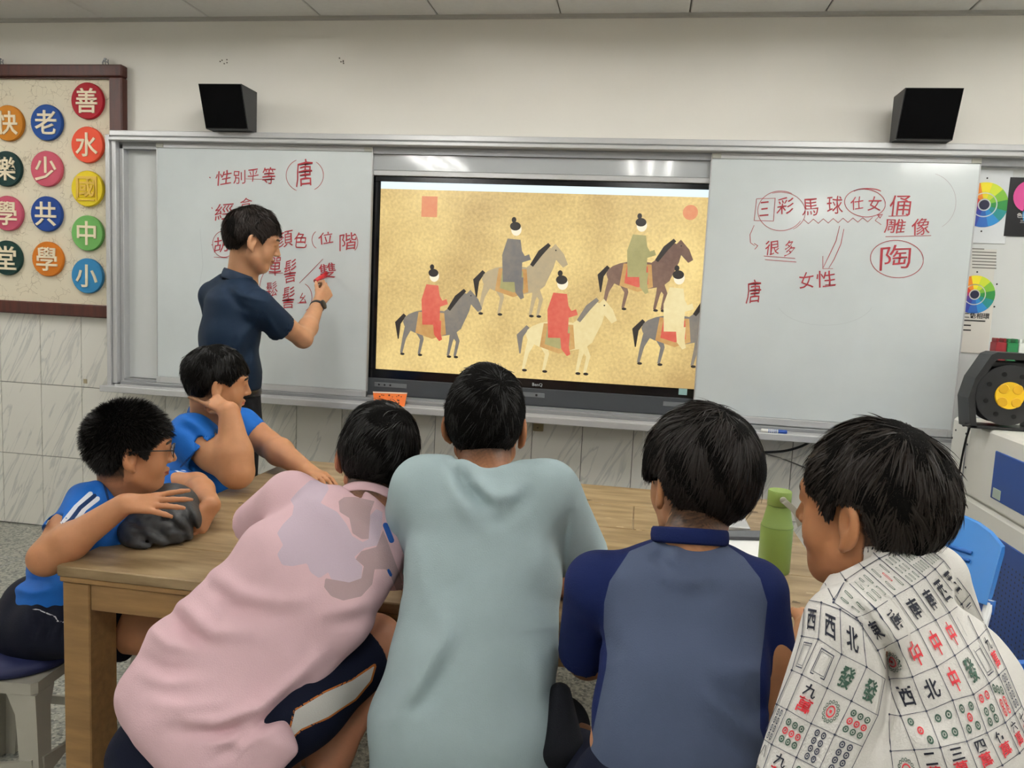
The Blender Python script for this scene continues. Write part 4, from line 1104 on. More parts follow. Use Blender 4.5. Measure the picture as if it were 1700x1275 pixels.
# ------------------------------------------------------------------ table
TZ = .75; AX0, AX1, AY0, AY1 = -1.318, .515, 1.60, 2.88
tb = empty('wooden_work_table', 'large worn wooden table that the boys sit around', 'table', (-.4, 2.24, 0))
# top: four border boards round three inner boards
t0 = TZ-.026
def plank(x0, x1, y0, y1, z0=t0, z1=TZ, m=M_wtop, name='plank', bev=.0025):
    return MB().box(x0+.0006, x1-.0006, y0+.0006, y1-.0006, z0, z1, bev).build(name, m, tb)
ys = [AY0, AY0+.2, AY0+.46, AY0+.74, AY0+1.02, AY1]
xs2 = [(AX0, AX1), (AX0, -.2, AX1), (AX0, -.62, AX1), (AX0, .02, AX1), (AX0, AX1)]
for i in range(5):
    for j in range(len(xs2[i])-1): plank(xs2[i][j], xs2[i][j+1], ys[i], ys[i+1])
plank(AX0+.004, AX1-.004, AY0+.004, AY0+.03, TZ-.04, t0-.0005, M_wd, 'edge_strip', .002); plank(AX0+.004, AX0+.03, AY0+.032, AY1-.01, TZ-.04, t0-.0005, M_wd, 'edge_strip', .002); plank(AX1-.03, AX1-.004, AY0+.032, AY1-.01, TZ-.04, t0-.0005, M_wd, 'edge_strip', .002)
LW, LD = .072, .10
for (x, y) in ((AX0+.008, AY0+.008), (AX1-.008-LW, AY0+.008), (AX0+.008, AY1-.008-LD), (AX1-.008-LW, AY1-.008-LD)):
    plank(x, x+LW, y, y+LD, 0, TZ-.041, M_wd, 'leg', .003)
plank(AX0+.008+LW+.001, AX1-.008-LW-.001, AY0+.01, AY0+.04, TZ-.105, TZ-.041, M_wd, 'apron', .002); plank(AX0+.008+LW, AX1-.008-LW, AY1-.04, AY1-.01, TZ-.105, TZ-.041, M_wd, 'apron', .002)
plank(AX0+.01, AX0+.04, AY0+.11, AY1-.11, TZ-.105, TZ-.041, M_wd, 'apron', .002); plank(AX1-.04, AX1-.01, AY0+.11, AY1-.11, TZ-.105, TZ-.041, M_wd, 'apron', .002)
p = q(210, 965, AY0+.008); MB().lathe([(.004, 0), (.003, -.001)], (p[0], AY0+.0095, p[2]), 8, 'y').build('nail_head', M_black, tb)
# scuffs and stains on the top
mb = MB(); rng = random.Random(9)
def blotch(x, y, r, n=11, el=(1, .6)):
    V = []
    for i in range(n):
        a = 2*math.pi*i/n; rr = r*rng.uniform(.5, 1.2); V.append((x+rr*math.cos(a)*el[0], y+rr*math.sin(a)*el[1], TZ+.0004))
    return V
for (px_, py_, r) in ((975, 830, .022), (1250, 850, .02), (310, 880, .016), (300, 905, .01), (1320, 1000, .014), (400, 835, .012), (1270, 872, .012)):
    c = qz(px_, py_, TZ); V = blotch(c[0], c[1], r); mb.add(V, [tuple(range(len(V)))])
mb.build('dark_stain', mat('stain', '5a4a36', .6), tb)
mb = MB()
for (px_, py_, r) in ((1010, 860, .012), (1030, 875, .02), (1060, 880, .01), (1258, 868, .016), (1290, 842, .012), (1340, 1010, .014), (1000, 838, .006), (985, 890, .008), (440, 810, .008), (1345, 985, .012)):
    c = qz(px_, py_, TZ); V = blotch(c[0], c[1], r, el=(1, .35)); mb.add(V, [tuple(range(len(V)))])
mb.build('paint_scuff', mat('scuff', 'b8a588', .6), tb)

# bottle
bt = empty('water_bottle', 'matt green water bottle with a pale strap handle on the table', 'bottle', (.385, 2.07, TZ))
bx, by = .385, 2.075
prof = [(.001, 0), (.037, 0), (.0405, .004), (.0405, .122), (.0395, .127), (.038, .129), (.030, .168), (.0285, .176), (.0285, .1765)]
smooth_by_angle(MB().lathe(prof, (bx, by, TZ), 48).build('body', mat('bottle_green', '7e9648', .5), bt, True), 50)
smooth_by_angle(MB().lathe([(.001, .178), (.0290, .178), (.0297, .179), (.0297, .2135), (.028, .2165), (.001, .2165)], (bx, by, TZ), 48).build('lid', MATS['bottle_green'], bt, True), 40)
MB().lathe([(.0402, .1215), (.0409, .1225), (.0402, .1235)], (bx, by, TZ), 48).build('seam_ring', mat('seam_green', '5f7733', .5), bt, True)
M_str = mat('strap_grey', 'aaa89a', .5)
V = []; F = []
piv = np.array([bx+.004, by-.031, TZ+.198]); end = np.array([bx+.052, by-.024, TZ+.135])
sp = [piv, piv+np.array([.008, -.006, -.006]), (piv+end)/2+np.array([.008, -.008, .004]), end]
sp = smooth_pts(sp, 5)
dd = nrm(end-piv); wv = nrm(np.cross(dd, (0, 1, 0)))
for i, p in enumerate(sp):
    for s, t in ((-1, -1), (1, -1), (1, 1), (-1, 1)): V.append(p+wv*.0075*s+np.array([0, .0016*t, 0]))
for i in range(len(sp)-1):
    for j in range(4): F.append((4*i+j, 4*i+(j+1) % 4, 4*i+4+(j+1) % 4, 4*i+4+j))
F += [(0, 3, 2, 1), tuple(4*len(sp)-4+k for k in range(4))]
MB().add(V, F).build('strap', M_str, bt, False)
MB().lathe([(.0085, 0), (.0085, -.004), (.006, -.006)], (piv[0], by-.0285, piv[2]), 20, 'y').build('strap_button', M_str, bt, True)
# laptop, paper, phone
lp = empty('laptop', 'silver laptop corner showing behind the boy in navy sleeves', 'laptop', (.2, 2.6, TZ+.003))
c0 = qz(1246, 877, TZ+.016)
lx1, ly0 = c0[0], c0[1]
MB().box(lx1-.255, lx1, ly0, ly0+.20, TZ+.003, TZ+.017, .003).build('base', mat('laptop_silver', 'c9cacb', .3, metal=.4), lp)
MB().box(lx1-.175, lx1-.08, ly0+.010, ly0+.065, TZ+.0165, TZ+.0176, .0004).build('trackpad', mat('trackpad', 'b3b5b7', .25), lp)
kb = MB()
kp = MB().box(lx1-.24, lx1-.015, ly0+.078, ly0+.18, TZ+.0165, TZ+.0178, .0004).build('keyboard', M_black, lp)
V = [(lx1-.255, ly0+.198, TZ+.017), (lx1, ly0+.198, TZ+.017), (lx1, ly0+.28, TZ+.0215), (lx1-.255, ly0+.28, TZ+.0215)]
V = [(a, b, c) for a, b, c in V]+[(a, b, c-.006) for a, b, c in V]
MB().add(V, [(0, 1, 2, 3), (7, 6, 5, 4), (0, 4, 5, 1), (1, 5, 6, 2), (2, 6, 7, 3), (3, 7, 4, 0)]).build('hinged_screen', mat('laptop_silver2', 'b9babb', .3, metal=.4), lp)
pc = [qz(1180, 872, TZ), qz(1275, 882, TZ), qz(1272, 935, TZ), qz(1160, 935, TZ)]
def slab(pts, z0, z1, name, m, parent=None):
    n = len(pts); V = [(p[0], p[1], z0) for p in pts]+[(p[0], p[1], z1) for p in pts]
    return MB().add(V, [tuple(range(n)), tuple(range(n, 2*n))[::-1]]+[(i, n+i, n+(i+1) % n, (i+1) % n) for i in range(n)]).build(name, m, parent)
pcx = [np.array([.17, 2.04, 0]), np.array([.345, 2.10, 0]), np.array([.43, 2.37, 0]), np.array([.24, 2.46, 0])]
tag(slab([(.125, 2.10), (.335, 2.02), (.425, 2.33), (.235, 2.445)], TZ+.0005, TZ+.0022, 'paper_sheets', mat('bright_paper', 'f7f7f5', .5)), 'white sheets of paper on the table beside the green bottle', 'paper')
ph = empty('mobile_phone', 'dark grey phone lying on the white paper beside the bottle', 'phone', (.32, 2.35, TZ+.0025))
a, b, c, d = [qz(x, y, TZ+.012) for x, y in ((1193, 880), (1268, 881), (1272, 893), (1198, 891))]
slab([d[:2], c[:2], b[:2], a[:2]][::-1], TZ+.003, TZ+.012, 'case', mat('phone_grey', '3c3e42', .45), ph)
s_ = lambda p, k: (np.array(p[:2])-mid)*k+mid
mid = (a[:2]+b[:2]+c[:2]+d[:2])/4
slab([s_(p, .93) for p in (a, b, c, d)], TZ+.012, TZ+.0126, 'glass', mat('phone_glass', '4a4c50', .15), ph)

# ------------------------------------------------------------------ stools
M_stool = mat('stool_plastic', 'aaa79b', .4, bump=.04, bscale=200); M_pad = mat('navy_pad', '1b2350', .6, bump=.1, bscale=400)
def stool(label, x, y, rot=0.0, first=[None]):
    if first[0] is None:
        e = empty('plastic_stool', label, 'stool', (0, 0, 0), 'plastic stools with navy seat pads')
        H_ = .405; t = .135; b = .185
        MB().prism([(-t-.012, -t), (-t, -t-.012), (t, -t-.012), (t+.012, -t), (t+.012, t), (t, t+.012), (-t, t+.012), (-t-.012, t)], 'z', H_-.03, H_).build('seat', M_stool, e)
        for sx in (-1, 1):
            for sy in (-1, 1):
                w = .056; V = []
                for (c_, z, ww) in ((t+.012, H_-.031, w*1.35), (t+.018, H_-.08, w), (b, 0, w*.72)):
                    for (u, v) in ((0, 0), (-ww, 0), (-ww, -.012), (-.012, -.012), (-.012, -ww), (0, -ww)): V.append((sx*(c_+u), sy*(c_+v), z))
                F = [tuple(6*k+j for j in r_) for k, r_ in ((0, (0, 1, 2, 3, 4, 5)), (2, (5, 4, 3, 2, 1, 0)))]
                F += [(6*k+j, 6*k+(j+1) % 6, 6*k+6+(j+1) % 6, 6*k+6+j) for k in (0, 1) for j in range(6)]
                MB().add(V, F).build('leg', M_stool, e)
        for ax in (0, 1):
            for s in (-1, 1):
                c_ = t+.034
                V = []
                for u, z0, z1 in ((-c_+.02, .155, .215), (-c_*.4, .175, .20), (c_*.4, .175, .20), (c_-.02, .155, .215)):
                    for o_, z in ((s*c_, z0), (s*c_, z1), (s*(c_-.01), z1), (s*(c_-.01), z0)): V.append((u, o_, z) if ax == 0 else (o_, u, z))
                F = [(4*k+j, 4*k+(j+1) % 4, 4*k+4+(j+1) % 4, 4*k+4+j) for k in range(3) for j in range(4)]+[(0, 1, 2, 3), (12, 15, 14, 13)]
                MB().add(V, F).build('stretcher', M_stool, e)
        smooth_by_angle(MB().lathe([(.001, H_), (.150, H_), (.162, H_+.008), (.165, H_+.022), (.150, H_+.036), (.06, H_+.044), (.001, H_+.045)], (0, 0, 0), 40).build('seat_pad', M_pad, e, True), 60)
        first[0] = e; r = e
    else:
        s = first[0]; r = s.copy(); C.objects.link(r)
        for c in s.children: d = c.copy(); C.objects.link(d); d.parent = r
    r['label'] = label; r.location = (x, y, 0); r.rotation_euler = (0, 0, rot)
# ------------------------------------------------------------------ blue folding chairs
M_cb = mat('chair_blue', '2c80cf', .35); M_cbd = mat('chair_blue_dark', '2263b4', .4); M_tube_w = mat('white_tube', 'dcdedd', .3)
def folding_chair(label, x, y, rot, first=[None]):
    if first[0] is None:
        e = empty('folding_chair', label, 'chair', (0, 0, 0), 'blue folding chairs behind the boys')
        # chair faces local -Y; backrest leans to +Y
        W_ = .23; seat = .44
        def bk(u, z): return np.array([u, .16+(z-seat)*.42+.03*(1-(u/W_)**2), z])
        nu, nz = 13, 9; V = []; F = []
        def zt(u): return .885-.05*abs(u/W_)**4
        for s in (0, 1):
            for i in range(nu):
                u = -W_+2*W_*i/(nu-1)
                for j in range(nz):
                    z = .69+(zt(u)-.69)*j/(nz-1); p = bk(u, z); p[1] += -.016 if s == 0 else .016*(1 if 0 < j < nz-1 else .3); V.append(p)
        g = lambda s, i, j: s*nu*nz+i*nz+j
        for s in (0, 1):
            for i in range(nu-1):
                for j in range(nz-1):
                    f = (g(s, i, j), g(s, i+1, j), g(s, i+1, j+1), g(s, i, j+1)); F.append(f if s == 0 else f[::-1])
        for i in range(nu-1): F.append((g(0, i, nz-1), g(0, i+1, nz-1), g(1, i+1, nz-1), g(1, i, nz-1))); F.append((g(0, i+1, 0), g(0, i, 0), g(1, i, 0), g(1, i+1, 0)))
        for j in range(nz-1): F.append((g(0, 0, j), g(0, 0, j+1), g(1, 0, j+1), g(1, 0, j))); F.append((g(0, nu-1, j+1), g(0, nu-1, j), g(1, nu-1, j), g(1, nu-1, j+1)))
        o = MB().add(V, F).build('backrest', M_cb, e, True); smooth_by_angle(o, 45)
        for k, z in ((0, .80), (1, .775)):
            for s in (-1, 1):
                pts = [bk(s*.13+u, z+.004*k)+np.array([0, -.0195+0.0, 0]) for u in (-.03, -.01, .01, .03)]
                MB().tube(pts, .0055, 8).build('slot', M_cbd, o, True)
        for s in (-1, 1):
            top = bk(s*W_, .70); 
            MB().tube([top, (s*W_, .16, seat), (s*.225, -.22, .012)], .0115, 12).build('front_leg', M_tube_w, e, True)
            MB().tube([(s*.205, .02, seat-.02), (s*.205, .33, .012)], .0115, 12).build('rear_leg', M_tube_w, e, True)
            MB().box(s*.238, s*.222, -.0, .19, seat-.03, seat+.03, .008).build('hinge_bracket', M_cbd, e)
            MB().tube([(s*W_, .27, .70), (s*W_, .265, .665)], .014, 12).build('tube_sleeve', M_cbd, e, True)
        MB().tube([(-.205, .30, .05), (.205, .30, .05)], .008, 10).build('crossbar', M_tube_w, e, True)
        MB().box(-.2, .2, -.20, .20, seat-.016, seat+.006, .01).build('seat', M_cb, e)
        first[0] = e; r = e
    else:
        r = first[0].copy(); C.objects.link(r)
        for c in first[0].children:
            d = c.copy(); C.objects.link(d); d.parent = r
            for g_ in c.children: h = g_.copy(); C.objects.link(h); h.parent = d
    r['label'] = label; r.location = (x, y, 0); r.rotation_euler = (0, 0, rot)
folding_chair('blue folding chair with white tube frame behind the boy in the tile print shirt', .60, 2.12, math.radians(-42))
folding_chair('blue folding chair mostly cut off by the right edge of the photo', 1.07, 2.1, math.radians(-75))

# ------------------------------------------------------------------ people
def skin(name, col, marks=True):
    return mat('skin_'+name, col, **SKIN, marks=[('hairy', '17120f'), ('lips', '9a5548'), ('brow', '1c1512')] if marks else None)
def cloth(name, col, marks=None, rough=.85, bump=.25, bscale=420, **k):
    return mat('cloth_'+name, col, rough, spec=.2, bump=bump, bscale=bscale, noise=.035, nscale=14, marks=marks, **k)
def person(label, base):
    return empty('person', label, 'person', base)
def pxloft(S, rows, lat, k=.03, e=2.2):
    """rows: (x, y, Y, half width, half depth)"""
    S.loft([q(r[0], r[1], r[2]) for r in rows], [(r[3], r[4]) for r in rows], lat, k, e)
def face_attrs(o, V, H, fn):
    hairy_attr(o, V, H, fn)
    L = (V-H.c)@H.R/H.s
    lips = .0075-np.hypot(L[:, 2]+.0575, (np.abs(L[:, 0])/3.2)); lips = np.where((L[:, 1] > .075) & (np.abs(L[:, 0]) < .026), lips, -1)
    attr(o, 'lips', lips)
    bx_ = np.abs(L[:, 0]); bz = L[:, 2]-(.033-.12*np.abs(bx_-.03)); br = np.minimum(.0042-np.abs(bz), .021-np.abs(bx_-.034)); attr(o, 'brow', np.where(L[:, 1] > .05, br, -1))
def fadefn(z_lo, z_hi, ylim=.045, strength=.9):
    def f(L):
        z = L[:, 2]; v = np.clip((z-z_lo)/(z_hi-z_lo), 0, 1)
        g = np.clip((ylim-L[:, 1])/.02, 0, 1)
        n = .12*np.sin(L[:, 0]*900+L[:, 2]*700)*np.sin(L[:, 1]*800-L[:, 2]*500)
        ear = (np.abs(L[:, 0]) > .074) & (np.abs(L[:, 1]+.006) < .026) & (L[:, 2] < .03)
        ear = ear | ((L[:, 1] > -.018) & (z < .0))
        return np.where(ear, 0, np.clip((v+n*(v > .02))*strength, 0, 1)*g)
    return f
def facing(V, F):
    N = normals(V, F); return ((V-EYE)*N).sum(1) < 0

def collar_band(parent, c, ax, lat, a, b, m, h=.012, r=.0022, sag=None, name='collar'):
    V, F = ring_tube(c, ax, lat, a, b, r, 48, 8, sag, h)
    return mesh_np(name, V, F, m, parent, True)
Rv = lambda *a: np.array(a, float)

# ---- boy in the pale teal T-shirt (centre)
def boy_teal():
    e = person('boy in pale teal T-shirt seen from behind in the middle of the table', (-.28, 1.3, 0))
    H = Head(q(806, 707, 1.60), (-.02, 1, -.04), (0, 0, 1), .93)
    sk = Solid(); H.add(sk); nb = q(806, 800, 1.52)
    sk.cap(H.w((0, -.02, -.04)), nb, .052, .056, .02)
    sk.ecap(q(800, 860, 1.49), q(780, 1200, 1.38), (.13, .085), (.14, .09), (1, 0, 0), .03)
    shL, shR = q(706, 812, 1.50), q(908, 818, 1.50)
    elR = q(985, 985, 1.66); wrR = q(905, 940, 1.92); elL = q(690, 960, 1.68); wrL = q(885, 962, 1.76)
    arm(sk, shL, elL, wrL); arm(sk, shR, elR, wrR)
    hand(sk, wrL, (1, -.12, .0), (0, .5, -.85), 1, curl=(.25, .3, .35, .4), thumb=(.6, .2), sc_=.95)
    hand(sk, wrR, (-.8, .6, 0), (0, 0, -1), -1, sc_=.95)
    b, V, F = solid_obj('body', sk, .0042, skin('teal', 'a5704e'), e)
    face_attrs(b, V, H, fadefn(-.082, -.035)); H.eyes(e)
    hair(e, H, zl([(-.13, -.052), (-.08, -.05), (-.03, -.03), (.0, .012), (.03, .02), (.06, .045), (.12, .05)]), thick=(.012, .014, .024), seed=3, n=8000, length=.034, whorl=(.035, -.075, .105), lump=.003)
    sh = Solid()
    pxloft(sh, [(806, 868, 1.49, .150, .095), (803, 950, 1.46, .149, .108), (794, 1040, 1.42, .146, .112), (786, 1110, 1.39, .155, .118), (778, 1200, 1.36, .181, .125), (772, 1290, 1.34, .178, .12)], (1, 0, 0), .03, 2.3)
    sh.cap(q(745, 812, 1.50), q(708, 818, 1.50), .058, .062, .05); sh.cap(q(862, 820, 1.50), q(902, 826, 1.50), .058, .06, .05)
    sh.ecap(q(806, 800, 1.51), q(806, 850, 1.49), (.075, .06), (.12, .08), (1, 0, 0), .05)
    sleeve(sh, shL, q(668, 930, 1.60), .068, .066); sleeve(sh, shR, q(962, 925, 1.58), .066, .062)
    sh.cap(nb+Rv(0, .01, .06), nb+Rv(0, .0, -.012), .066, .058, .012, 's')
    f = lambda pts, w, h: sh.fold([q(x, y, 1.385) for x, y in pts], w, h)
    f([(750, 770), (775, 810), (806, 838), (835, 838)], .014, -.011); f([(762, 752), (790, 800), (822, 830), (862, 812)], .016, .010)
    f([(800, 858), (835, 862), (868, 835), (884, 800)], .016, -.008); f([(735, 760), (748, 800), (778, 850), (810, 880)], .018, .007)
    f([(690, 870), (700, 960), (735, 1040)], .02, .004); f([(920, 840), (900, 900), (880, 960)], .022, .004)
    f([(655, 1180), (690, 1140), (735, 1060), (745, 1010)], .02, .009); f([(665, 1215), (720, 1160), (760, 1080)], .022, -.007); f([(640, 1200), (700, 1190), (760, 1140)], .018, .005)
    f([(935, 1100), (915, 1160), (935, 1230)], .02, -.007); f([(890, 1080), (905, 1150), (930, 1220)], .02, .005)
    f([(665, 850), (658, 900), (668, 985)], .006, -.004); f([(948, 835), (938, 890), (936, 975)], .006, -.004); f([(790, 900), (800, 930), (830, 945)], .03, -.004); f([(935, 860), (925, 900), (930, 940)], .01, -.005)
    o, V, F = solid_obj('t_shirt', sh, .0048, cloth('teal', 'a2b4b8'), e, 2)
    collar_band(o, nb+Rv(0, -.004, .004), nrm(Rv(0, .25, 1)), (1, 0, 0), .063, .058, MATS['cloth_teal'], .010, .0024, sag=lambda t: .006*math.sin(t)**2)
    s2 = Solid(); s2.ecap(q(775, 1310, 1.33), q(775, 1340, 1.30), (.17, .12), (.18, .13), (1, 0, 0)); hp = (q(720, 1330, 1.33), q(850, 1330, 1.33))
    for p, kx in zip(hp, (-.42, -.12)): s2.chain([p, Rv(kx, 1.68, .47)], [.088, .07], .03)
    s2.ecap(q(930, 1150, 1.36), q(935, 1250, 1.30), (.02, .05), (.04, .06), (1, 0, 0))
    solid_obj('shorts', s2, .006, cloth('black_shorts', '14161c'), e)
    l = Solid()
    for kx in (-.42, -.12): l.chain([Rv(kx, 1.66, .47), Rv(kx, 1.74, .44), Rv(kx, 1.72, .25), Rv(kx, 1.70, .08)], [.055, .05, .045, .032], .02); l.cap(Rv(kx, 1.69, .045), Rv(kx, 1.84, .035), .036, .032, .02)
    solid_obj('lower_legs', l, .006, skin('teal', 'a5704e'), e)
boy_teal()

# ---- boy in the navy and grey raglan shirt
def boy_navy():
    e = person('boy with full dark hair in grey shirt with navy raglan sleeves', (.12, 1.15, 0))
    H = Head(q(1160, 800, 1.38), (-.50, .86, -.08), (.0, 0, 1), .95)
    sk = Solid(); H.add(sk, .95); nb = q(1148, 905, 1.29)
    sk.cap(H.w((0, -.022, -.04)), nb, .046, .052, .02)
    sk.ecap(q(1140, 990, 1.27), q(1120, 1250, 1.16), (.12, .07), (.13, .08), (1, 0, 0), .03)
    shL, shR = q(990, 968, 1.27), q(1256, 972, 1.27)
    elL = q(975, 1092, 1.42); wrL = q(1040, 1010, 1.72); elR = q(1286, 1205, 1.24); wrR = q(1345, 1045, 1.50)
    arm(sk, shL, elL, wrL, (.042, .036, .026)); arm(sk, shR, elR, wrR, (.042, .037, .027))
    hand(sk, wrL, (.2, 1, 0), (0, 0, -1), -1, sc_=.9); hand(sk, wrR, (.15, 1, .05), (0, .2, -1), -1, sc_=.9)
    b, V, F = solid_obj('body', sk, .0042, skin('navy', 'b07c57'), e)
    face_attrs(b, V, H, fadefn(-.09, -.055)); H.eyes(e)
    hair(e, H, zl([(-.14, -.062), (-.09, -.064), (-.055, -.052), (-.036, -.02), (-.028, .022), (.012, .024), (.022, .0), (.05, .01), (.08, .04), (.14, .045)]), thick=(.022, .024, .026), seed=5, n=9500, length=.06, whorl=(.01, -.06, .12), lump=.005, colr='120f0d', tint='1d1714', lift=.55)
    sh = Solid()
    pxloft(sh, [(1137, 990, 1.26, .118, .085), (1135, 1060, 1.24, .122, .092), (1132, 1130, 1.20, .122, .098), (1124, 1200, 1.18, .126, .10), (1118, 1290, 1.16, .132, .105)], (1, 0, 0), .03, 2.4)
    sh.cap(q(1060, 962, 1.28), q(1000, 975, 1.27), .050, .052, .04); sh.cap(q(1210, 965, 1.28), q(1250, 978, 1.27), .048, .048, .04)
    sh.ecap(q(1145, 935, 1.29), q(1140, 975, 1.28), (.07, .055), (.11, .07), (1, 0, 0), .04)
    sleeve(sh, shL, q(972, 1085, 1.38), .052, .050, k=.02); sleeve(sh, q(1258, 985, 1.27), q(1277, 1095, 1.26), .046, .043, k=.02)
    sh.cap(nb+Rv(-.01, .03, .08), nb+Rv(0, .006, .034), .058, .050, .006, 's')
    f = lambda pts, w, h: sh.fold([q(x, y, 1.16) for x, y in pts], w, h)
    f([(1105, 905), (1095, 930), (1120, 950)], .009, -.004); f([(1125, 905), (1120, 930), (1150, 945)], .009, .004); f([(1090, 950), (1130, 972), (1180, 965)], .012, .004); f([(1100, 975), (1150, 985), (1210, 980)], .014, -.004)
    f([(1160, 1140), (1215, 1185), (1262, 1240)], .013, .006); f([(1175, 1130), (1225, 1165), (1262, 1205)], .013, -.005); f([(1190, 1105), (1235, 1120), (1262, 1100)], .013, .004); f([(1150, 1180), (1200, 1230), (1240, 1270)], .014, -.004)
    f([(1245, 1130), (1258, 1165), (1266, 1190)], .012, -.005); f([(1005, 1100), (1000, 1180), (985, 1250)], .014, -.004)
    f([(1000, 1050), (1020, 1075), (1030, 1100)], .016, -.004)
    o, V, F = solid_obj('t_shirt', sh, .0042, cloth('raglan', '4d5870', marks=[('sleeve_zone', '142152')]), e, 2)
    P = topx(V); poly = [(1100, 893), (1045, 915), (1012, 965), (1003, 1000), (1002, 1040), (1008, 1085), (1006, 1110), (985, 1210), (960, 1290), (1290, 1290), (1262, 1210), (1262, 1110), (1268, 1060), (1274, 1000), (1262, 960), (1235, 925), (1190, 893), (1145, 899)]
    sd = polysd(P, poly); fr = facing(V, F)
    attr(o, 'sleeve_zone', np.where(fr, -sd, np.where((P[:, 0] < 1005) | (P[:, 0] > 1258), 1, -1)))
    collar_band(o, nb+Rv(-.004, .002, .014), nrm(Rv(-.03, .30, 1)), (1, 0, 0), .060, .054, cloth('navy_rib', '142152'), .013, .0035)
    s2 = Solid(); s2.ecap(q(1120, 1310, 1.15), q(1120, 1345, 1.13), (.15, .11), (.16, .12), (1, 0, 0))
    for x0, kx in ((1040, -.07), (1200, .22)): s2.chain([q(x0, 1330, 1.15), Rv(kx, 1.5, .50)], [.08, .068], .03)
    solid_obj('shorts', s2, .006, cloth('navy_shorts', '0f1428'), e)
    l = Solid()
    for kx in (-.07, .22): l.chain([Rv(kx, 1.47, .50), Rv(kx, 1.60, .47), Rv(kx, 1.58, .27), Rv(kx, 1.56, .08)], [.055, .05, .045, .032], .02); l.cap(Rv(kx, 1.55, .045), Rv(kx, 1.70, .035), .036, .032, .02)
    solid_obj('lower_legs', l, .006, skin('navy', 'b07c57'), e)
boy_navy()

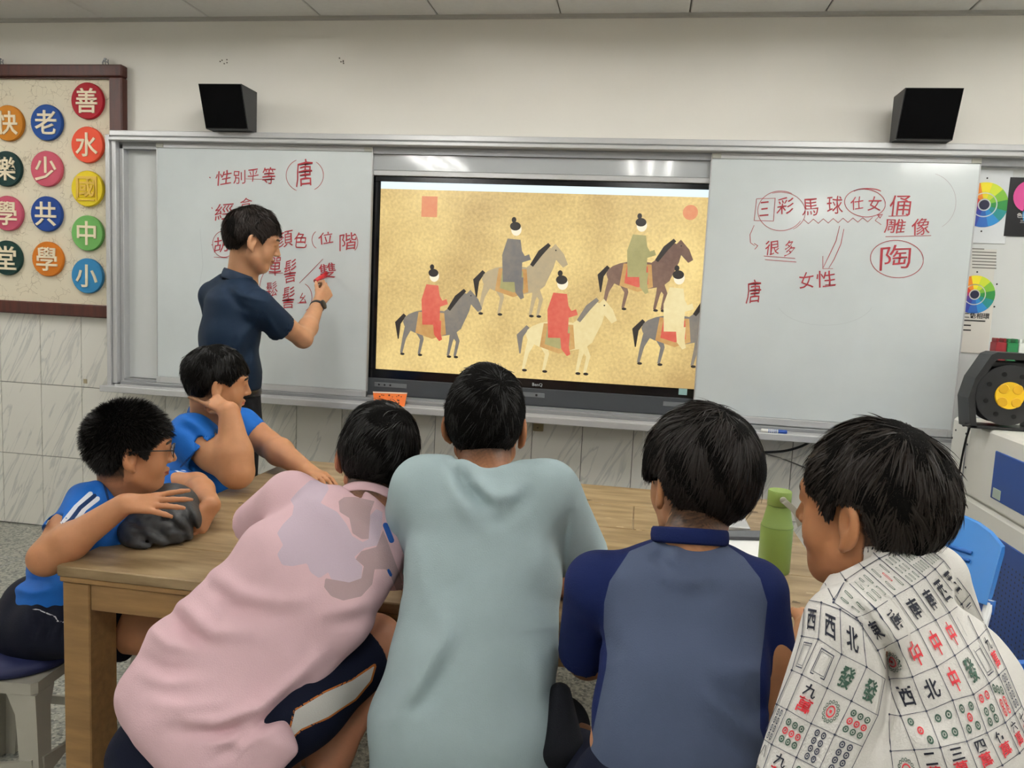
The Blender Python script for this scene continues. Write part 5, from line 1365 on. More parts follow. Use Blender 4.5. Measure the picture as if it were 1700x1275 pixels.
# ---- boy in pink, leaning over
def boy_pink():
    e = person('boy in pink T-shirt leaning far over the table towards the right', (-.68, 1.3, 0))
    H = Head(q(627, 762, 1.62), (-.30, .95, .0), (.12, .05, 1), .93)
    sk = Solid(); H.add(sk); nb = q(610, 838, 1.54)
    sk.cap(H.w((0, -.025, -.04)), nb, .050, .056, .02)
    sk.loft([q(570, 900, 1.48), q(370, 1150, 1.32)], [(.12, .07), (.13, .075)], (.9, 0, -.43), .03)
    shL, shR = q(482, 826, 1.53), q(640, 900, 1.53)
    elL = q(455, 862, 1.80); wrL = q(560, 835, 1.98); elR = q(700, 950, 1.70); wrR = q(650, 870, 1.90)
    arm(sk, shL, elL, wrL, (.042, .036, .026)); arm(sk, shR, elR, wrR, (.042, .036, .026))
    hand(sk, wrL, (1, .2, 0), (0, 0, -1), 1, sc_=.9); hand(sk, wrR, (-.7, .6, 0), (0, 0, -1), -1, sc_=.9)
    b, V, F = solid_obj('body', sk, .0042, skin('pink', 'b07a5c'), e)
    face_attrs(b, V, H, fadefn(-.08, -.045)); H.eyes(e)
    hair(e, H, zl([(-.14, -.06), (-.085, -.062), (-.04, -.045), (-.02, .0), (.0, .02), (.03, .01), (.07, .04), (.13, .045)]), thick=(.014, .016, .020), seed=8, n=8500, length=.055, whorl=(.03, -.045, .115), lump=.004, lift=.5)
    glasses(e, H, -1)
    sh = Solid(); LT = (.9, 0, -.43)
    pxloft(sh, [(572, 905, 1.47, .128, .085), (510, 968, 1.42, .152, .095), (435, 1055, 1.37, .150, .10), (375, 1125, 1.33, .162, .11), (338, 1190, 1.29, .168, .115)], LT, .03, 2.3)
    sh.cap(q(540, 848, 1.53), q(487, 836, 1.53), .050, .052, .05); sh.cap(q(610, 880, 1.52), q(632, 898, 1.52), .05, .05, .04)
    sh.ecap(q(600, 850, 1.53), q(580, 890, 1.50), (.065, .055), (.11, .07), LT, .04)
    sleeve(sh, shL, q(422, 872, 1.62), .056, .052, k=.03); sleeve(sh, shR, q(662, 950, 1.60), .05, .048, k=.02)
    # hanging hem on the right
    sh.ecap(q(430, 1205, 1.24), q(395, 1255, 1.22), (.085, .035), (.075, .03), LT, .04); sh.ecap(q(300, 1190, 1.22), q(345, 1275, 1.2), (.07, .05), (.06, .045), (.8, 0, -.6), .05)
    sh.cutplane(q(345, 1262, 1.25), (-.35, 0, -1), .30)
    sh.cap(nb+nrm(H.c-nb)*.07, nb+nrm(H.c-nb)*.002, .062, .054, .01, 's')
    f = lambda pts, w, h: sh.fold([q(x, y, 1.27) for x, y in pts], w, h)
    f([(345, 945), (400, 985), (470, 1000), (520, 990)], .014, .006); f([(345, 965), (390, 1010), (455, 1025)], .014, -.007); f([(280, 990), (320, 1020), (350, 1050), (420, 1050)], .015, .008); f([(285, 1010), (310, 1050), (360, 1075)], .012, -.007)
    f([(245, 1040), (280, 1070), (330, 1080)], .012, .005); f([(230, 1085), (270, 1110), (330, 1115)], .012, -.004); f([(232, 1120), (280, 1135), (350, 1125)], .012, .005); f([(240, 1160), (300, 1175), (380, 1165)], .013, .005)
    f([(280, 1190), (360, 1200), (430, 1175), (500, 1120), (545, 1075)], .014, .009); f([(290, 1210), (370, 1218), (440, 1190), (510, 1130)], .012, -.010); f([(360, 1255), (420, 1215), (480, 1170), (505, 1140)], .012, -.010); f([(370, 1235), (430, 1195), (495, 1150)], .011, .007)
    f([(330, 1225), (400, 1235), (450, 1210)], .012, .006); f([(530, 1020), (580, 1010), (640, 990)], .015, .005); f([(540, 1035), (590, 1030), (640, 1008)], .014, -.005)
    f([(600, 800), (612, 820), (640, 850)], .010, .005)
    o, V, F = solid_obj('t_shirt', sh, .0044, cloth('pink', 'dcb9c0', marks=[('print_mauve', 'c9b6c4'), ('print_taupe', 'b39a9c'), ('blue_fleck', '2a5aa8')]), e, 2)
    P = topx(V); fr = facing(V, F)
    mauve = [(515, 797), (540, 797), (546, 812), (532, 835), (560, 850), (575, 870), (585, 890), (602, 900), (612, 895), (612, 858), (625, 845), (635, 850), (634, 875), (628, 905), (605, 910), (588, 925), (602, 940), (600, 960), (580, 967), (550, 962), (545, 950), (530, 960), (515, 950), (510, 935), (485, 940), (468, 938), (460, 920), (470, 905), (460, 885), (470, 870), (485, 855), (488, 840), (482, 830), (495, 815)]
    taupe = [(562, 832), (572, 825), (590, 825), (622, 832), (615, 850), (612, 895), (600, 895), (585, 885), (580, 860), (564, 850)]
    taupe2 = [(600, 915), (625, 908), (636, 880), (642, 895), (655, 930), (668, 965), (670, 982), (658, 980), (648, 955), (640, 945), (622, 945), (618, 970), (600, 990), (570, 997), (550, 990), (538, 975), (540, 960), (580, 967), (600, 960), (604, 940), (590, 928)]
    attr(o, 'print_mauve', np.where(fr, polysd(P, mauve), -9)); attr(o, 'print_taupe', np.where(fr, np.maximum(polysd(P, taupe), polysd(P, taupe2)), -9))
    attr(o, 'blue_fleck', np.where(fr, np.maximum(linesd(P, [(640, 872), (650, 897)], 4.5), linesd(P, [(645, 947), (649, 955)], 2.5)), -9))
    collar_band(o, nb+nrm(H.c-nb)*.012+Rv(0, 0, .0), nrm(H.c-nb), LT, .060, .055, MATS['cloth_pink'], .011, .0025)
    V2 = [q(x, y, 1.2) for x, y in ((0, 0),)]
    s2 = Solid(); s2.ecap(q(330, 1215, 1.33), q(345, 1275, 1.30), (.17, .12), (.17, .13), (.95, 0, -.3), .04)
    kn = (Rv(-.78, 1.62, .50), q(622, 1062, 1.55))
    s2.chain([q(290, 1240, 1.33), kn[0]], [.085, .068], .04); s2.chain([q(420, 1225, 1.28), q(500, 1165, 1.36), q(590, 1095, 1.48)], [.085, .082, .075], .04)
    s2.cutplane(q(605, 1078, 1.5), kn[1]-q(420, 1225, 1.28), .14)
    o2, V, F = solid_obj('shorts', s2, .005, cloth('pk_shorts', '0c1226', marks=[('piping', 'a8622c'), ('stripe', 'b9b8b4')]), e)
    P = topx(V); fr = facing(V, F)
    band = [(490, 1180), (540, 1150), (585, 1130), (622, 1105), (615, 1130), (590, 1160), (545, 1190), (500, 1210), (478, 1230)]
    sd = polysd(P, band); attr(o2, 'stripe', np.where(fr, sd, -9)); attr(o2, 'piping', np.where(fr, 2.2-np.abs(sd+1), -9))
    l = Solid(); l.chain([q(560, 1110, 1.47), q(622, 1066, 1.56)], [.06, .056], .02); l.chain([q(622, 1066, 1.56), q(590, 1160, 1.50), q(548, 1250, 1.42), q(535, 1330, 1.38)], [.056, .05, .044, .034], .02)
    l.chain([kn[0]-Rv(0, .05, 0), kn[0]+Rv(0, .05, -.02), Rv(-.78, 1.66, .28), Rv(-.78, 1.64, .08)], [.058, .052, .046, .033], .02); l.cap(Rv(-.78, 1.62, .045), Rv(-.78, 1.78, .035), .036, .032, .02)
    an = q(535, 1330, 1.38); l.cap(an, Rv(an[0], an[1], .10), .034, .033, .02); l.cap(Rv(an[0], an[1], .05), Rv(an[0], an[1]+.15, .035), .036, .032, .02)
    solid_obj('lower_legs', l, .005, skin('pink', 'b07a5c'), e)
boy_pink()

# ---- boy in the tile print shirt
def boy_print():
    e = person('boy in white shirt printed with black and red game tiles, face in profile', (.45, 1.0, 0))
    H = Head(q(1447, 850, 1.17), (-.76, .64, -.07), (0, 0, 1), .97)
    sk = Solid(); H.add(sk, 1.05); nb = q(1473, 920, 1.16)
    sk.cap(H.w((0, -.028, -.045)), nb, .055, .058, .025); sk.cap(H.w((0, .01, -.075)), nb+Rv(-.04, .03, .0), .040, .045, .03)
    LT = (.6, .8, 0)
    sk.ecap(q(1485, 1065, 1.14), q(1550, 1250, 1.10), (.11, .055), (.12, .07), LT, .03)
    shL, shR = q(1415, 1050, .99), q(1545, 960, 1.30)
    elL = q(1340, 1420, .99); wrL = Rv(.18, 1.22, .66); elR = q(1560, 1150, 1.45); wrR = Rv(.30, 1.45, .70)
    arm(sk, shL, elL, wrL, (.043, .037, .027)); arm(sk, shR, elR, wrR, (.043, .037, .027))
    hand(sk, wrL, (-.6, .7, 0), (0, 0, -1), 1, sc_=.9); hand(sk, wrR, (-.6, .7, 0), (0, 0, -1), -1, sc_=.9)
    b, V, F = solid_obj('body', sk, .004, skin('print', 'a6714c'), e)
    face_attrs(b, V, H, fadefn(-.095, -.06, .0)); H.eyes(e)
    hair(e, H, zl([(-.14, -.070), (-.09, -.070), (-.055, -.058), (-.038, -.03), (-.028, .026), (.012, .028), (.02, .0), (.034, .004), (.045, .024), (.06, .030), (.08, .036), (.14, .038)]), thick=(.014, .012, .018), seed=11, n=11000, length=.055, whorl=(-.01, -.055, .12), lump=.005, colr='110e0c', tint='1e1712', lift=.5)
    sh = Solid()
    pxloft(sh, [(1470, 1040, 1.14, .145, .075), (1490, 1090, 1.12, .165, .098), (1515, 1150, 1.10, .172, .115), (1538, 1220, 1.08, .178, .12), (1560, 1300, 1.07, .185, .125)], LT, .03, 2.3)
    sh.cap(q(1446, 1015, 1.09), q(1412, 1050, 1.0), .046, .052, .04); sh.cap(q(1500, 955, 1.20), q(1540, 962, 1.29), .046, .050, .04)
    sh.ecap(q(1484, 948, 1.155), q(1478, 1005, 1.135), (.084, .074), (.12, .082), LT, .02)
    sleeve(sh, shL, q(1345, 1345, .955), .058, .076, k=.018, hem_cut=.05); sleeve(sh, shR, q(1600, 1120, 1.38), .055, .058, k=.02)
    sh.cap(H.w((0, 0, -.09)), nb+Rv(0, 0, .018), .062, .057, .006, 's'); sh.cap(q(1375, 898, 1.13), q(1425, 900, 1.15), .042, .042, .012, 's')
    f = lambda pts, w, h: sh.fold([q(x, y, 1.0) for x, y in pts], w, h)
    f([(1395, 985), (1435, 1020), (1475, 1085), (1478, 1140), (1470, 1200), (1440, 1270)], .009, -.012); f([(1420, 985), (1450, 1015), (1490, 1080)], .012, .006)
    f([(1490, 1130), (1520, 1180), (1560, 1215)], .02, -.005); f([(1500, 1180), (1540, 1230), (1600, 1260)], .02, .005); f([(1560, 950), (1590, 1020), (1640, 1100)], .02, -.004)
    f([(1370, 1060), (1350, 1130), (1320, 1200)], .014, .004); f([(1395, 1090), (1380, 1160), (1350, 1240)], .014, -.004)
    o, V, F = solid_obj('shirt', sh, .0042, cloth('print', 'e4e1dc', rough=.8), e, 2)
    # stand collar of the printed shirt
    ax = nrm(H.c-nb); V_, F_ = ring_tube(q(1474, 911, 1.16), nrm(Rv(-.27, .12, 1)), LT, .067, .063, .0028, 56, 10, lambda t: 0, .021)
    col = mesh_np('collar', V_, F_, MATS['cloth_print'], o, True)
    bv = BVHTree.FromPolygons([tuple(v) for v in V], [tuple(int(i) for i in f_) for f_ in F])
    ve = Vector(EYE)
    def drop(x, y, off=.0018):
        d = Vector(ray(x, y)).normalized(); hit = bv.ray_cast(ve, d)
        if hit[0] is None: return None
        return np.array(hit[0]+hit[1]*off*(1 if hit[1].dot(d) < 0 else -1)), hit[3]
    bins = {0: MB(), 1: MB(), 2: MB(), 3: MB()}
    def decal(P2, F2, k):
        pts = [drop(x, y) for x, y in P2]
        if any(p is None for p in pts): return
        ds = [p[1] for p in pts]
        F3 = [f_ for f_ in F2 if max(ds[i] for i in f_)-min(ds[i] for i in f_) < .022]
        bins[k].add([p[0] for p in pts], F3)
    Z = lambda x, y: np.array([1200+x/3, 850+y/3])
    def bil(c, u, v): return (c[0]*(1-u)+c[1]*u)*(1-v)+(c[3]*(1-u)+c[2]*u)*v
    def put_text(c, s, u, v, su, sv, k):
        Vt, Ft, w = text2d(s, 0, .018, 1)
        P2 = [bil(c, u+a/w[0]*su, v-b_/w[1]*sv) for a, b_, _ in Vt]; decal(P2, Ft, k)
    def ring(c, u, v, ru, rv, k, inner=.55, n=16, dot=True):
        P2 = []
        for i in range(n):
            a = 2*math.pi*i/n
            P2 += [bil(c, u+ru*math.cos(a), v+rv*math.sin(a)), bil(c, u+ru*inner*math.cos(a), v+rv*inner*math.sin(a))]
        decal(P2, [(2*i, (2*i+2) % (2*n), (2*i+3) % (2*n), 2*i+1) for i in range(n)], k)
        if dot: decal([bil(c, u+ru*.3*math.cos(a), v+rv*.3*math.sin(a)) for a in [2*math.pi*i/8 for i in range(8)]], [tuple(range(8))], k)
    def bar(c, u, v, k, su=.045, sv=.13):
        P2 = []; n = 12
        for i in range(n):
            a = 2*math.pi*i/n; ex = (math.copysign(1, math.sin(a)) if abs(math.sin(a)) > .01 else 0)
            for q_ in (1, .5): P2.append(bil(c, u+su*q_*math.cos(a), v+ex*(sv-su*.8)+su*q_*.8*math.sin(a)*1.1))
        decal(P2, [(2*i, (2*i+2) % (2*n), (2*i+3) % (2*n), 2*i+1) for i in range(n)], k)
    def cell(c, kind):
        K, Rr, G, B_ = 0, 1, 2, 3
        if kind in ('西', '北', '東', '南'): put_text(c, kind, .5, .5, .52, .56, K)
        elif kind == '中': put_text(c, kind, .5, .5, .42, .66, Rr)
        elif kind == 'red': put_text(c, '萬', .5, .55, .5, .6, Rr)
        elif kind == '發': put_text(c, kind, .5, .5, .54, .62, G)
        elif kind[-1:] == '萬': put_text(c, kind[0], .5, .27, .46, .34, K); put_text(c, '萬', .5, .68, .52, .42, Rr)
        elif kind == 'frame':
            for s0, s1 in ((1, .90), (.80, .74)):
                P2 = []
                for (a, b_) in ((-1, -1), (1, -1), (1, 1), (-1, 1)): P2 += [bil(c, .5+.27*a*s0, .5+.36*b_*s0), bil(c, .5+.27*a*s1, .5+.36*b_*(s1+.02))]
                decal(P2, [(2*i, (2*i+2) % 8, (2*i+3) % 8, 2*i+1) for i in range(4)], B_)
        elif kind == 'flower':
            for i in range(14): a = 2*math.pi*i/14; ring(c, .5+.27*math.cos(a), .5+.27*math.sin(a), .055, .055, G, .6, 8, False)
            ring(c, .5, .5, .17, .17, Rr, .75, 16, True)
        elif kind[0] == 'd':
            n = int(kind[1]); P9 = {2: [(.5, .3, G), (.5, .7, G)], 3: [(.27, .22, G), (.5, .5, Rr), (.73, .78, G)], 4: [(.3, .28, G), (.7, .28, G), (.3, .72, G), (.7, .72, G)],
                                    5: [(.28, .25, G), (.72, .25, G), (.5, .5, Rr), (.28, .75, G), (.72, .75, G)], 7: [(.25, .18, G), (.5, .26, G), (.75, .34, G), (.33, .58, Rr), (.67, .58, Rr), (.33, .8, Rr), (.67, .8, Rr)],
                                    6: [(.33, .2, Rr), (.67, .2, Rr), (.33, .54, G), (.67, .54, G), (.33, .8, G), (.67, .8, G)], 8: [(.36+.28*(i % 2), .16+.225*(i//2), B_) for i in range(8)], 9: [(.24+.26*(i % 3), .26+.24*(i//3), (G, Rr, G)[i//3]) for i in range(9)]}[n]
            r_ = .115 if n < 8 else .1
            for u, v, k in P9: ring(c, u, v, r_, r_, k, .6, 12, True)
        elif kind[0] == 'b':
            n = int(kind[1]); L_ = {4: [(.33, .28, G), (.67, .28, G), (.33, .72, G), (.67, .72, G)], 6: [(.25+.25*(i % 3), .3+.4*(i//3), G) for i in range(6)], 5: [(.25, .28, G), (.75, .28, G), (.5, .5, Rr), (.25, .72, G), (.75, .72, G)],
                                9: [(.25+.25*(i % 3), .2+.3*(i//3), (G, G, G)[i//3]) for i in range(9)], 8: [(.2+.2*(i % 4), .3+.4*(i//4), G) for i in range(8)]}[n]
            for u, v, k in L_: bar(c, u, v, k, .05, .15 if n < 9 else .11)
    def line(a, b_, w=1.1, knot=True):
        a = np.array(a); b_ = np.array(b_); n = 8; t = nrm(b_-a); s = np.array([-t[1], t[0]])*w/2
        P2 = []
        for i in range(n+1): p = a+(b_-a)*i/n; P2 += [p+s, p-s]
        for i in range(n): decal([P2[2*i], P2[2*i+1], P2[2*i+3], P2[2*i+2]], [(0, 1, 2, 3)], 3)
        if knot: decal([a+2.1*np.array([math.cos(x), math.sin(x)]) for x in (0, 1, 2, 3, 4, 5)], [(0, 1, 2, 3, 4, 5)], 3)
    def grid(rows, kinds):
        R_ = [[Z(*p) for p in r] for r in rows]
        for i in range(len(R_)):
            for j in range(len(R_[i])-1): line(R_[i][j], R_[i][j+1])
            if i < len(R_)-1:
                for j in range(min(len(R_[i]), len(R_[i+1]))): line(R_[i][j], R_[i+1][j], knot=False)
        for i, kr in enumerate(kinds):
            for j, k_ in enumerate(kr):
                if k_: cell((R_[i][j], R_[i][j+1], R_[i+1][j+1], R_[i+1][j]), k_)
    grid([[(553, 475-20), (613, 345), (703, 283), (780, 235), (850, 198), (915, 170), (975, 148)],
          [(662, 530), (758, 485), (852, 422), (938, 373), (1003, 328), (1052, 285), (1095, 245)],
          [(765, 690), (863, 638), (966, 588), (1055, 540), (1122, 502), (1185, 455), (1225, 410)],
          [(825, 835), (940, 820), (1062, 772), (1150, 718), (1215, 672), (1270, 630), (1312, 585)],
          [(885, 1018), (1012, 992), (1140, 938), (1242, 910), (1320, 855), (1368, 815), (1405, 780)],
          [(955, 1183), (1080, 1172), (1210, 1143), (1310, 1100), (1400, 1050), (1448, 1005), (1482, 965)],
          [(1010, 1370), (1140, 1350), (1275, 1310), (1385, 1260), (1470, 1200), (1515, 1150), (1545, 1110)]],
         [['b4', 'b6', 'b5', 'b9', 'b8', 'b8'], ['東', '南', '南', '南', '西', '西'], ['flower', '中', '中', '中', 'frame', 'frame'], ['西', '北', '中', '發', 'frame', '九萬'], ['d3', 'd4', 'd5', 'd6', 'd7', 'd8'], ['二萬', '三萬', '四萬', '伍萬', '六萬', '七萬']])
    grid([[(500, 330), (560, 262), (640, 212), (725, 175)], [(553, 440), (613, 345), (703, 283), (780, 235)]], [['red', 'red', 'red']])
    grid([[(835, 1010), (885, 1018)], [(835, 1190), (955, 1183)], [(860, 1390), (1010, 1370)]], [[None], ['flower']])
    grid([[(415, 440), (495, 455), (585, 490), (690, 560)], [(400, 620), (480, 635), (592, 708), (713, 770), (800, 830)], [(350, 790), (400, 812), (518, 875), (640, 940), (765, 1010)], [(275, 960), (325, 985), (440, 1052), (558, 1108), (690, 1165)],
          [(205, 1130), (250, 1160), (370, 1222), (480, 1280), (610, 1335)], [(140, 1290), (190, 1330), (300, 1400), (420, 1450), (540, 1500)]],
         [['西', '西', '北'], ['frame', 'frame', '發', '發'], [None, '九萬', 'flower', 'd9'], ['d8', 'd9', 'd8', 'd8'], ['八萬', '九萬', 'd9', 'd9']])
    nm = ('black', 'red', 'green', 'blue_black'); cc = ('1c2030', 'd2343f', '3c5a4c', '32384c')
    for k in range(4):
        if bins[k].V:
            po = bins[k].build('printed_tiles', mat('print_'+nm[k], cc[k], .8), o); po['kind'] = 'stuff'
    # collar glyphs
    cb = BVHTree.FromPolygons([tuple(v) for v in V_], [tuple(f_) for f_ in F_]); mbk = [MB(), MB()]
    for i, (s, x, y, k) in enumerate((('伍', 1447, 908, 0), ('萬', 1467, 903, 1), ('二', 1507, 893, 0), ('9', 1415, 927, 0), ('筒', 1430, 915, 0))):
        Vt, Ft, w = text2d(s, 0, .02, 1); P3 = []
        for a, b_, _ in Vt:
            d = Vector(ray(x+a/w[0]*15+b_/w[1]*3, y-b_/w[1]*15-a/w[0]*5)).normalized(); h_ = cb.ray_cast(ve, d)
            P3.append(None if h_[0] is None else np.array(h_[0]+h_[1]*.0008*(1 if h_[1].dot(d) < 0 else -1)))
        if any(p is None for p in P3): continue
        mbk[k].add(P3, Ft)
    for k in (0, 1):
        if mbk[k].V: mbk[k].build('collar_print', MATS['print_'+nm[k]], o)['kind'] = 'stuff'
    s2 = Solid(); s2.ecap(q(1560, 1330, 1.07), q(1570, 1420, 1.06), (.16, .12), (.17, .13), LT, .03)
    hp = q(1570, 1420, 1.06)
    for dx, dy in ((-.06, -.10), (.06, .08)): s2.chain([hp+Rv(dx, dy, -.02), Rv(.12+dx, 1.36+dy, .50)], [.085, .068], .03)
    solid_obj('shorts', s2, .006, cloth('navy_shorts2', '12151f'), e)
    l = Solid()
    for dx, dy in ((-.06, -.10), (.06, .08)):
        k0 = Rv(.12+dx, 1.36+dy, .50); l.chain([k0+Rv(.02, -.03, 0), k0+Rv(-.01, .02, -.03), k0+Rv(0, .02, -.25), k0+Rv(0, .01, -.42)], [.056, .05, .045, .032], .02); l.cap(k0+Rv(0, 0, -.455), k0+Rv(-.08, .12, -.465), .034, .03, .02)
    solid_obj('lower_legs', l, .006, skin('print', 'a6714c'), e)
boy_print()

# ---- teacher writing on the board
def teacher():
    e = person('man in dark navy polo shirt writing on the left whiteboard with a red marker', (-1.62, 3.13, 0))
    H = Head(q(419, 401, 3.12), (.84, .54, -.24), (.15, .1, 1), 1.03)
    sk = Solid(); H.add(sk); nb = q(398, 470, 3.13)
    sk.cap(H.w((0, -.03, -.04)), nb, .047, .056, .02); sk.cap(H.w((0, -.01, -.06)), nb+Rv(.025, .02, .0), .035, .045, .025)
    LT = (.5, -.86, 0)
    sk.ecap(q(388, 520, 3.13), q(388, 640, 3.12), (.16, .09), (.13, .09), LT, .03)
    shR, shL = q(428, 508, 3.03), q(356, 492, 3.28)
    elR = q(503, 562, 3.25); wrR = q(529, 503, 3.52); elL = q(372, 600, 3.30); wrL = q(385, 690, 3.36)
    arm(sk, shR, elR, wrR, (.048, .040, .028)); arm(sk, shL, elL, wrL, (.048, .04, .028))
    tips = hand(sk, wrR, (.25, .62, .72), (-.75, .6, .1), 1, curl=(.75, .85, .95, 1.0), thumb=(.45, .55), sc_=1.05, spread=.05)
    hand(sk, wrL, (.2, .1, -1), (.3, -.6, 0), 1, sc_=1.0)
    b, V, F = solid_obj('body', sk, .0042, skin('teacher', 'c08f6c'), e)
    face_attrs(b, V, H, fadefn(-.07, -.02, .0, .85)); H.eyes(e)
    def fr(a, t): return a
    hair(e, H, zl([(-.14, -.05), (-.09, -.052), (-.05, -.045), (-.03, -.01), (-.015, .018), (.01, .02), (.035, .0), (.045, .03), (.07, .052), (.10, .058), (.14, .06)]), thick=(.013, .018, .022), seed=21, n=9000, length=.045, whorl=(.0, -.06, .11), lump=.006, colr='100c0a', tint='1c130e', lift=.8)
    sh = Solid()
    pxloft(sh, [(384, 508, 3.13, .200, .11), (383, 560, 3.12, .198, .12), (384, 610, 3.11, .185, .12), (389, 640, 3.11, .165, .11)], LT, .04, 2.2)
    sh.cap(q(405, 485, 3.10), q(425, 505, 3.04), .06, .062, .05); sh.cap(q(378, 476, 3.18), q(357, 492, 3.26), .062, .068, .05)
    sh.ecap(q(397, 475, 3.14), q(392, 510, 3.13), (.085, .07), (.15, .09), LT, .04)
    sleeve(sh, shR, q(468, 545, 3.15), .068, .066, k=.02); sleeve(sh, shL, q(370, 565, 3.29), .066, .064, k=.02)
    sh.cutplane(q(389, 643, 3.11), (0, 0, -1), .26); sh.ecap(q(389, 655, 3.11), q(389, 632, 3.11), (.15, .095), (.15, .095), LT, 0, 's')
    sh.cap(nb+Rv(0, 0, .08), nb+Rv(0, 0, .02), .07, .064, .01, 's')
    f = lambda pts, w, h: sh.fold([q(x, y, 3.0) for x, y in pts], w, h)
    f([(380, 470), (400, 490), (440, 500)], .012, .006); f([(372, 480), (395, 505), (420, 520)], .014, -.006); f([(430, 530), (400, 560), (385, 600)], .02, .008); f([(420, 560), (405, 600), (410, 630)], .02, -.008)
    f([(340, 560), (350, 600), (355, 630)], .02, .005); f([(440, 545), (430, 580), (435, 620)], .015, -.007); f([(440, 520), (455, 545), (470, 560)], .012, .004)
    sm = cloth('teacher', '15273c', rough=.7)
    o, V, F = solid_obj('polo_shirt', sh, .0055, sm, e, 2)
    ax = nrm(H.c-nb)
    V_, F_ = ring_tube(nb+Rv(-.004, -.004, .022), nrm(Rv(.28, .15, 1)), LT, .073, .066, .0035, 48, 8, None, .022)
    mesh_np('collar', V_, F_, mat('collar_teacher', '1d3047', .8), o, True)
    s2 = Solid(); s2.ecap(q(391, 636, 3.12), q(391, 700, 3.12), (.145, .10), (.155, .11), LT, .03)
    hp = q(391, 700, 3.12)
    for s in (-1, 1):
        d = np.array(LT)*.085*s; s2.chain([hp+d, Rv(hp[0]+d[0], 3.14+d[1], .48), Rv(hp[0]+d[0]-.01, 3.12+d[1], .07)], [.098, .075, .062], .04)
    solid_obj('trousers', s2, .007, cloth('trousers', '15161a'), e)
    l = Solid()
    V_, F_ = ring_tube(q(391, 648, 3.12), (0, 0, 1), LT, .148, .104, .004, 48, 8, None, .016); mesh_np('belt', V_, F_, mat('belt_black', '101012', .35), e, True)
    p = q(447, 652, 2.97)
    for s in (-1, 1):
        d = np.array(LT)*.085*s; l.ell(Rv(hp[0]+d[0]+.05, 3.15+d[1], .04), (.13, .05, .045), frame((-.5, .86, 0)), .01)
        l.cutplane(Rv(hp[0]+d[0]+.05, 3.15+d[1], .002), (0, 0, -1), .2)
    solid_obj('shoes', l, .006, mat('shoe_black', '141414', .4), e)
    # watch
    ad = nrm(elR-wrR); wc = wrR+ad*.035; wt = empty('watch', None, None) if False else None
    V_, F_ = ring_tube(wc, ad, (1, 0, 0), .0315, .0305, .003, 36, 8, None, .0105); w_ = mesh_np('watch_strap', V_, F_, mat('watch_black', '131416', .5), e, True)
    od = nrm(nrm(EYE-wc)*.75+Rv(.75, .1, .0)); od = nrm(od-ad*(od@ad)); Rm = frame(od, ad); c_ = wc+od*.033
    V_ = []; prof = [(.001, -.003), (.021, -.003), (.0225, .001), (.0215, .006), (.017, .0075), (.001, .0075)]; n = 28
    for r, h in prof:
        for j in range(n): a = 2*math.pi*j/n; V_.append(c_+Rm@np.array([r*math.cos(a), h, r*math.sin(a)]))
    F_ = [(i*n+j, i*n+(j+1) % n, (i+1)*n+(j+1) % n, (i+1)*n+j) for i in range(5) for j in range(n)]+[tuple(range(5*n, 6*n))]
    smooth_by_angle(mesh_np('watch_case', V_, F_, mat('watch_case', '1c1d20', .3), w_, True), 40)
    # red marker in the hand, tip at the board
    tip = q(545, 452, 3.784); mid = (tips[0]+tips[4])/2; dr_ = nrm(q(526, 465, 3.68)-tip); 
    m = empty('red_marker', 'red whiteboard marker held against the board by the man', 'marker', tip)
    MB().tube([tip, tip+dr_*.012, tip+dr_*.014, tip+dr_*.02], [.0025, .0025, .006, .009], 12).build('nib', mat('nib_red', '8a1018', .5), m, True)
    MB().tube([tip+dr_*.02, tip+dr_*.128], .0105, 16).build('barrel', mat('marker_red', 'c41a22', .35), m, True)
    MB().tube([tip+dr_*.128, tip+dr_*.130, tip+dr_*.131], [.0095, .0085, .001], 16).build('end_plug', mat('marker_dark', '6a0f16', .5), m, True)
teacher()

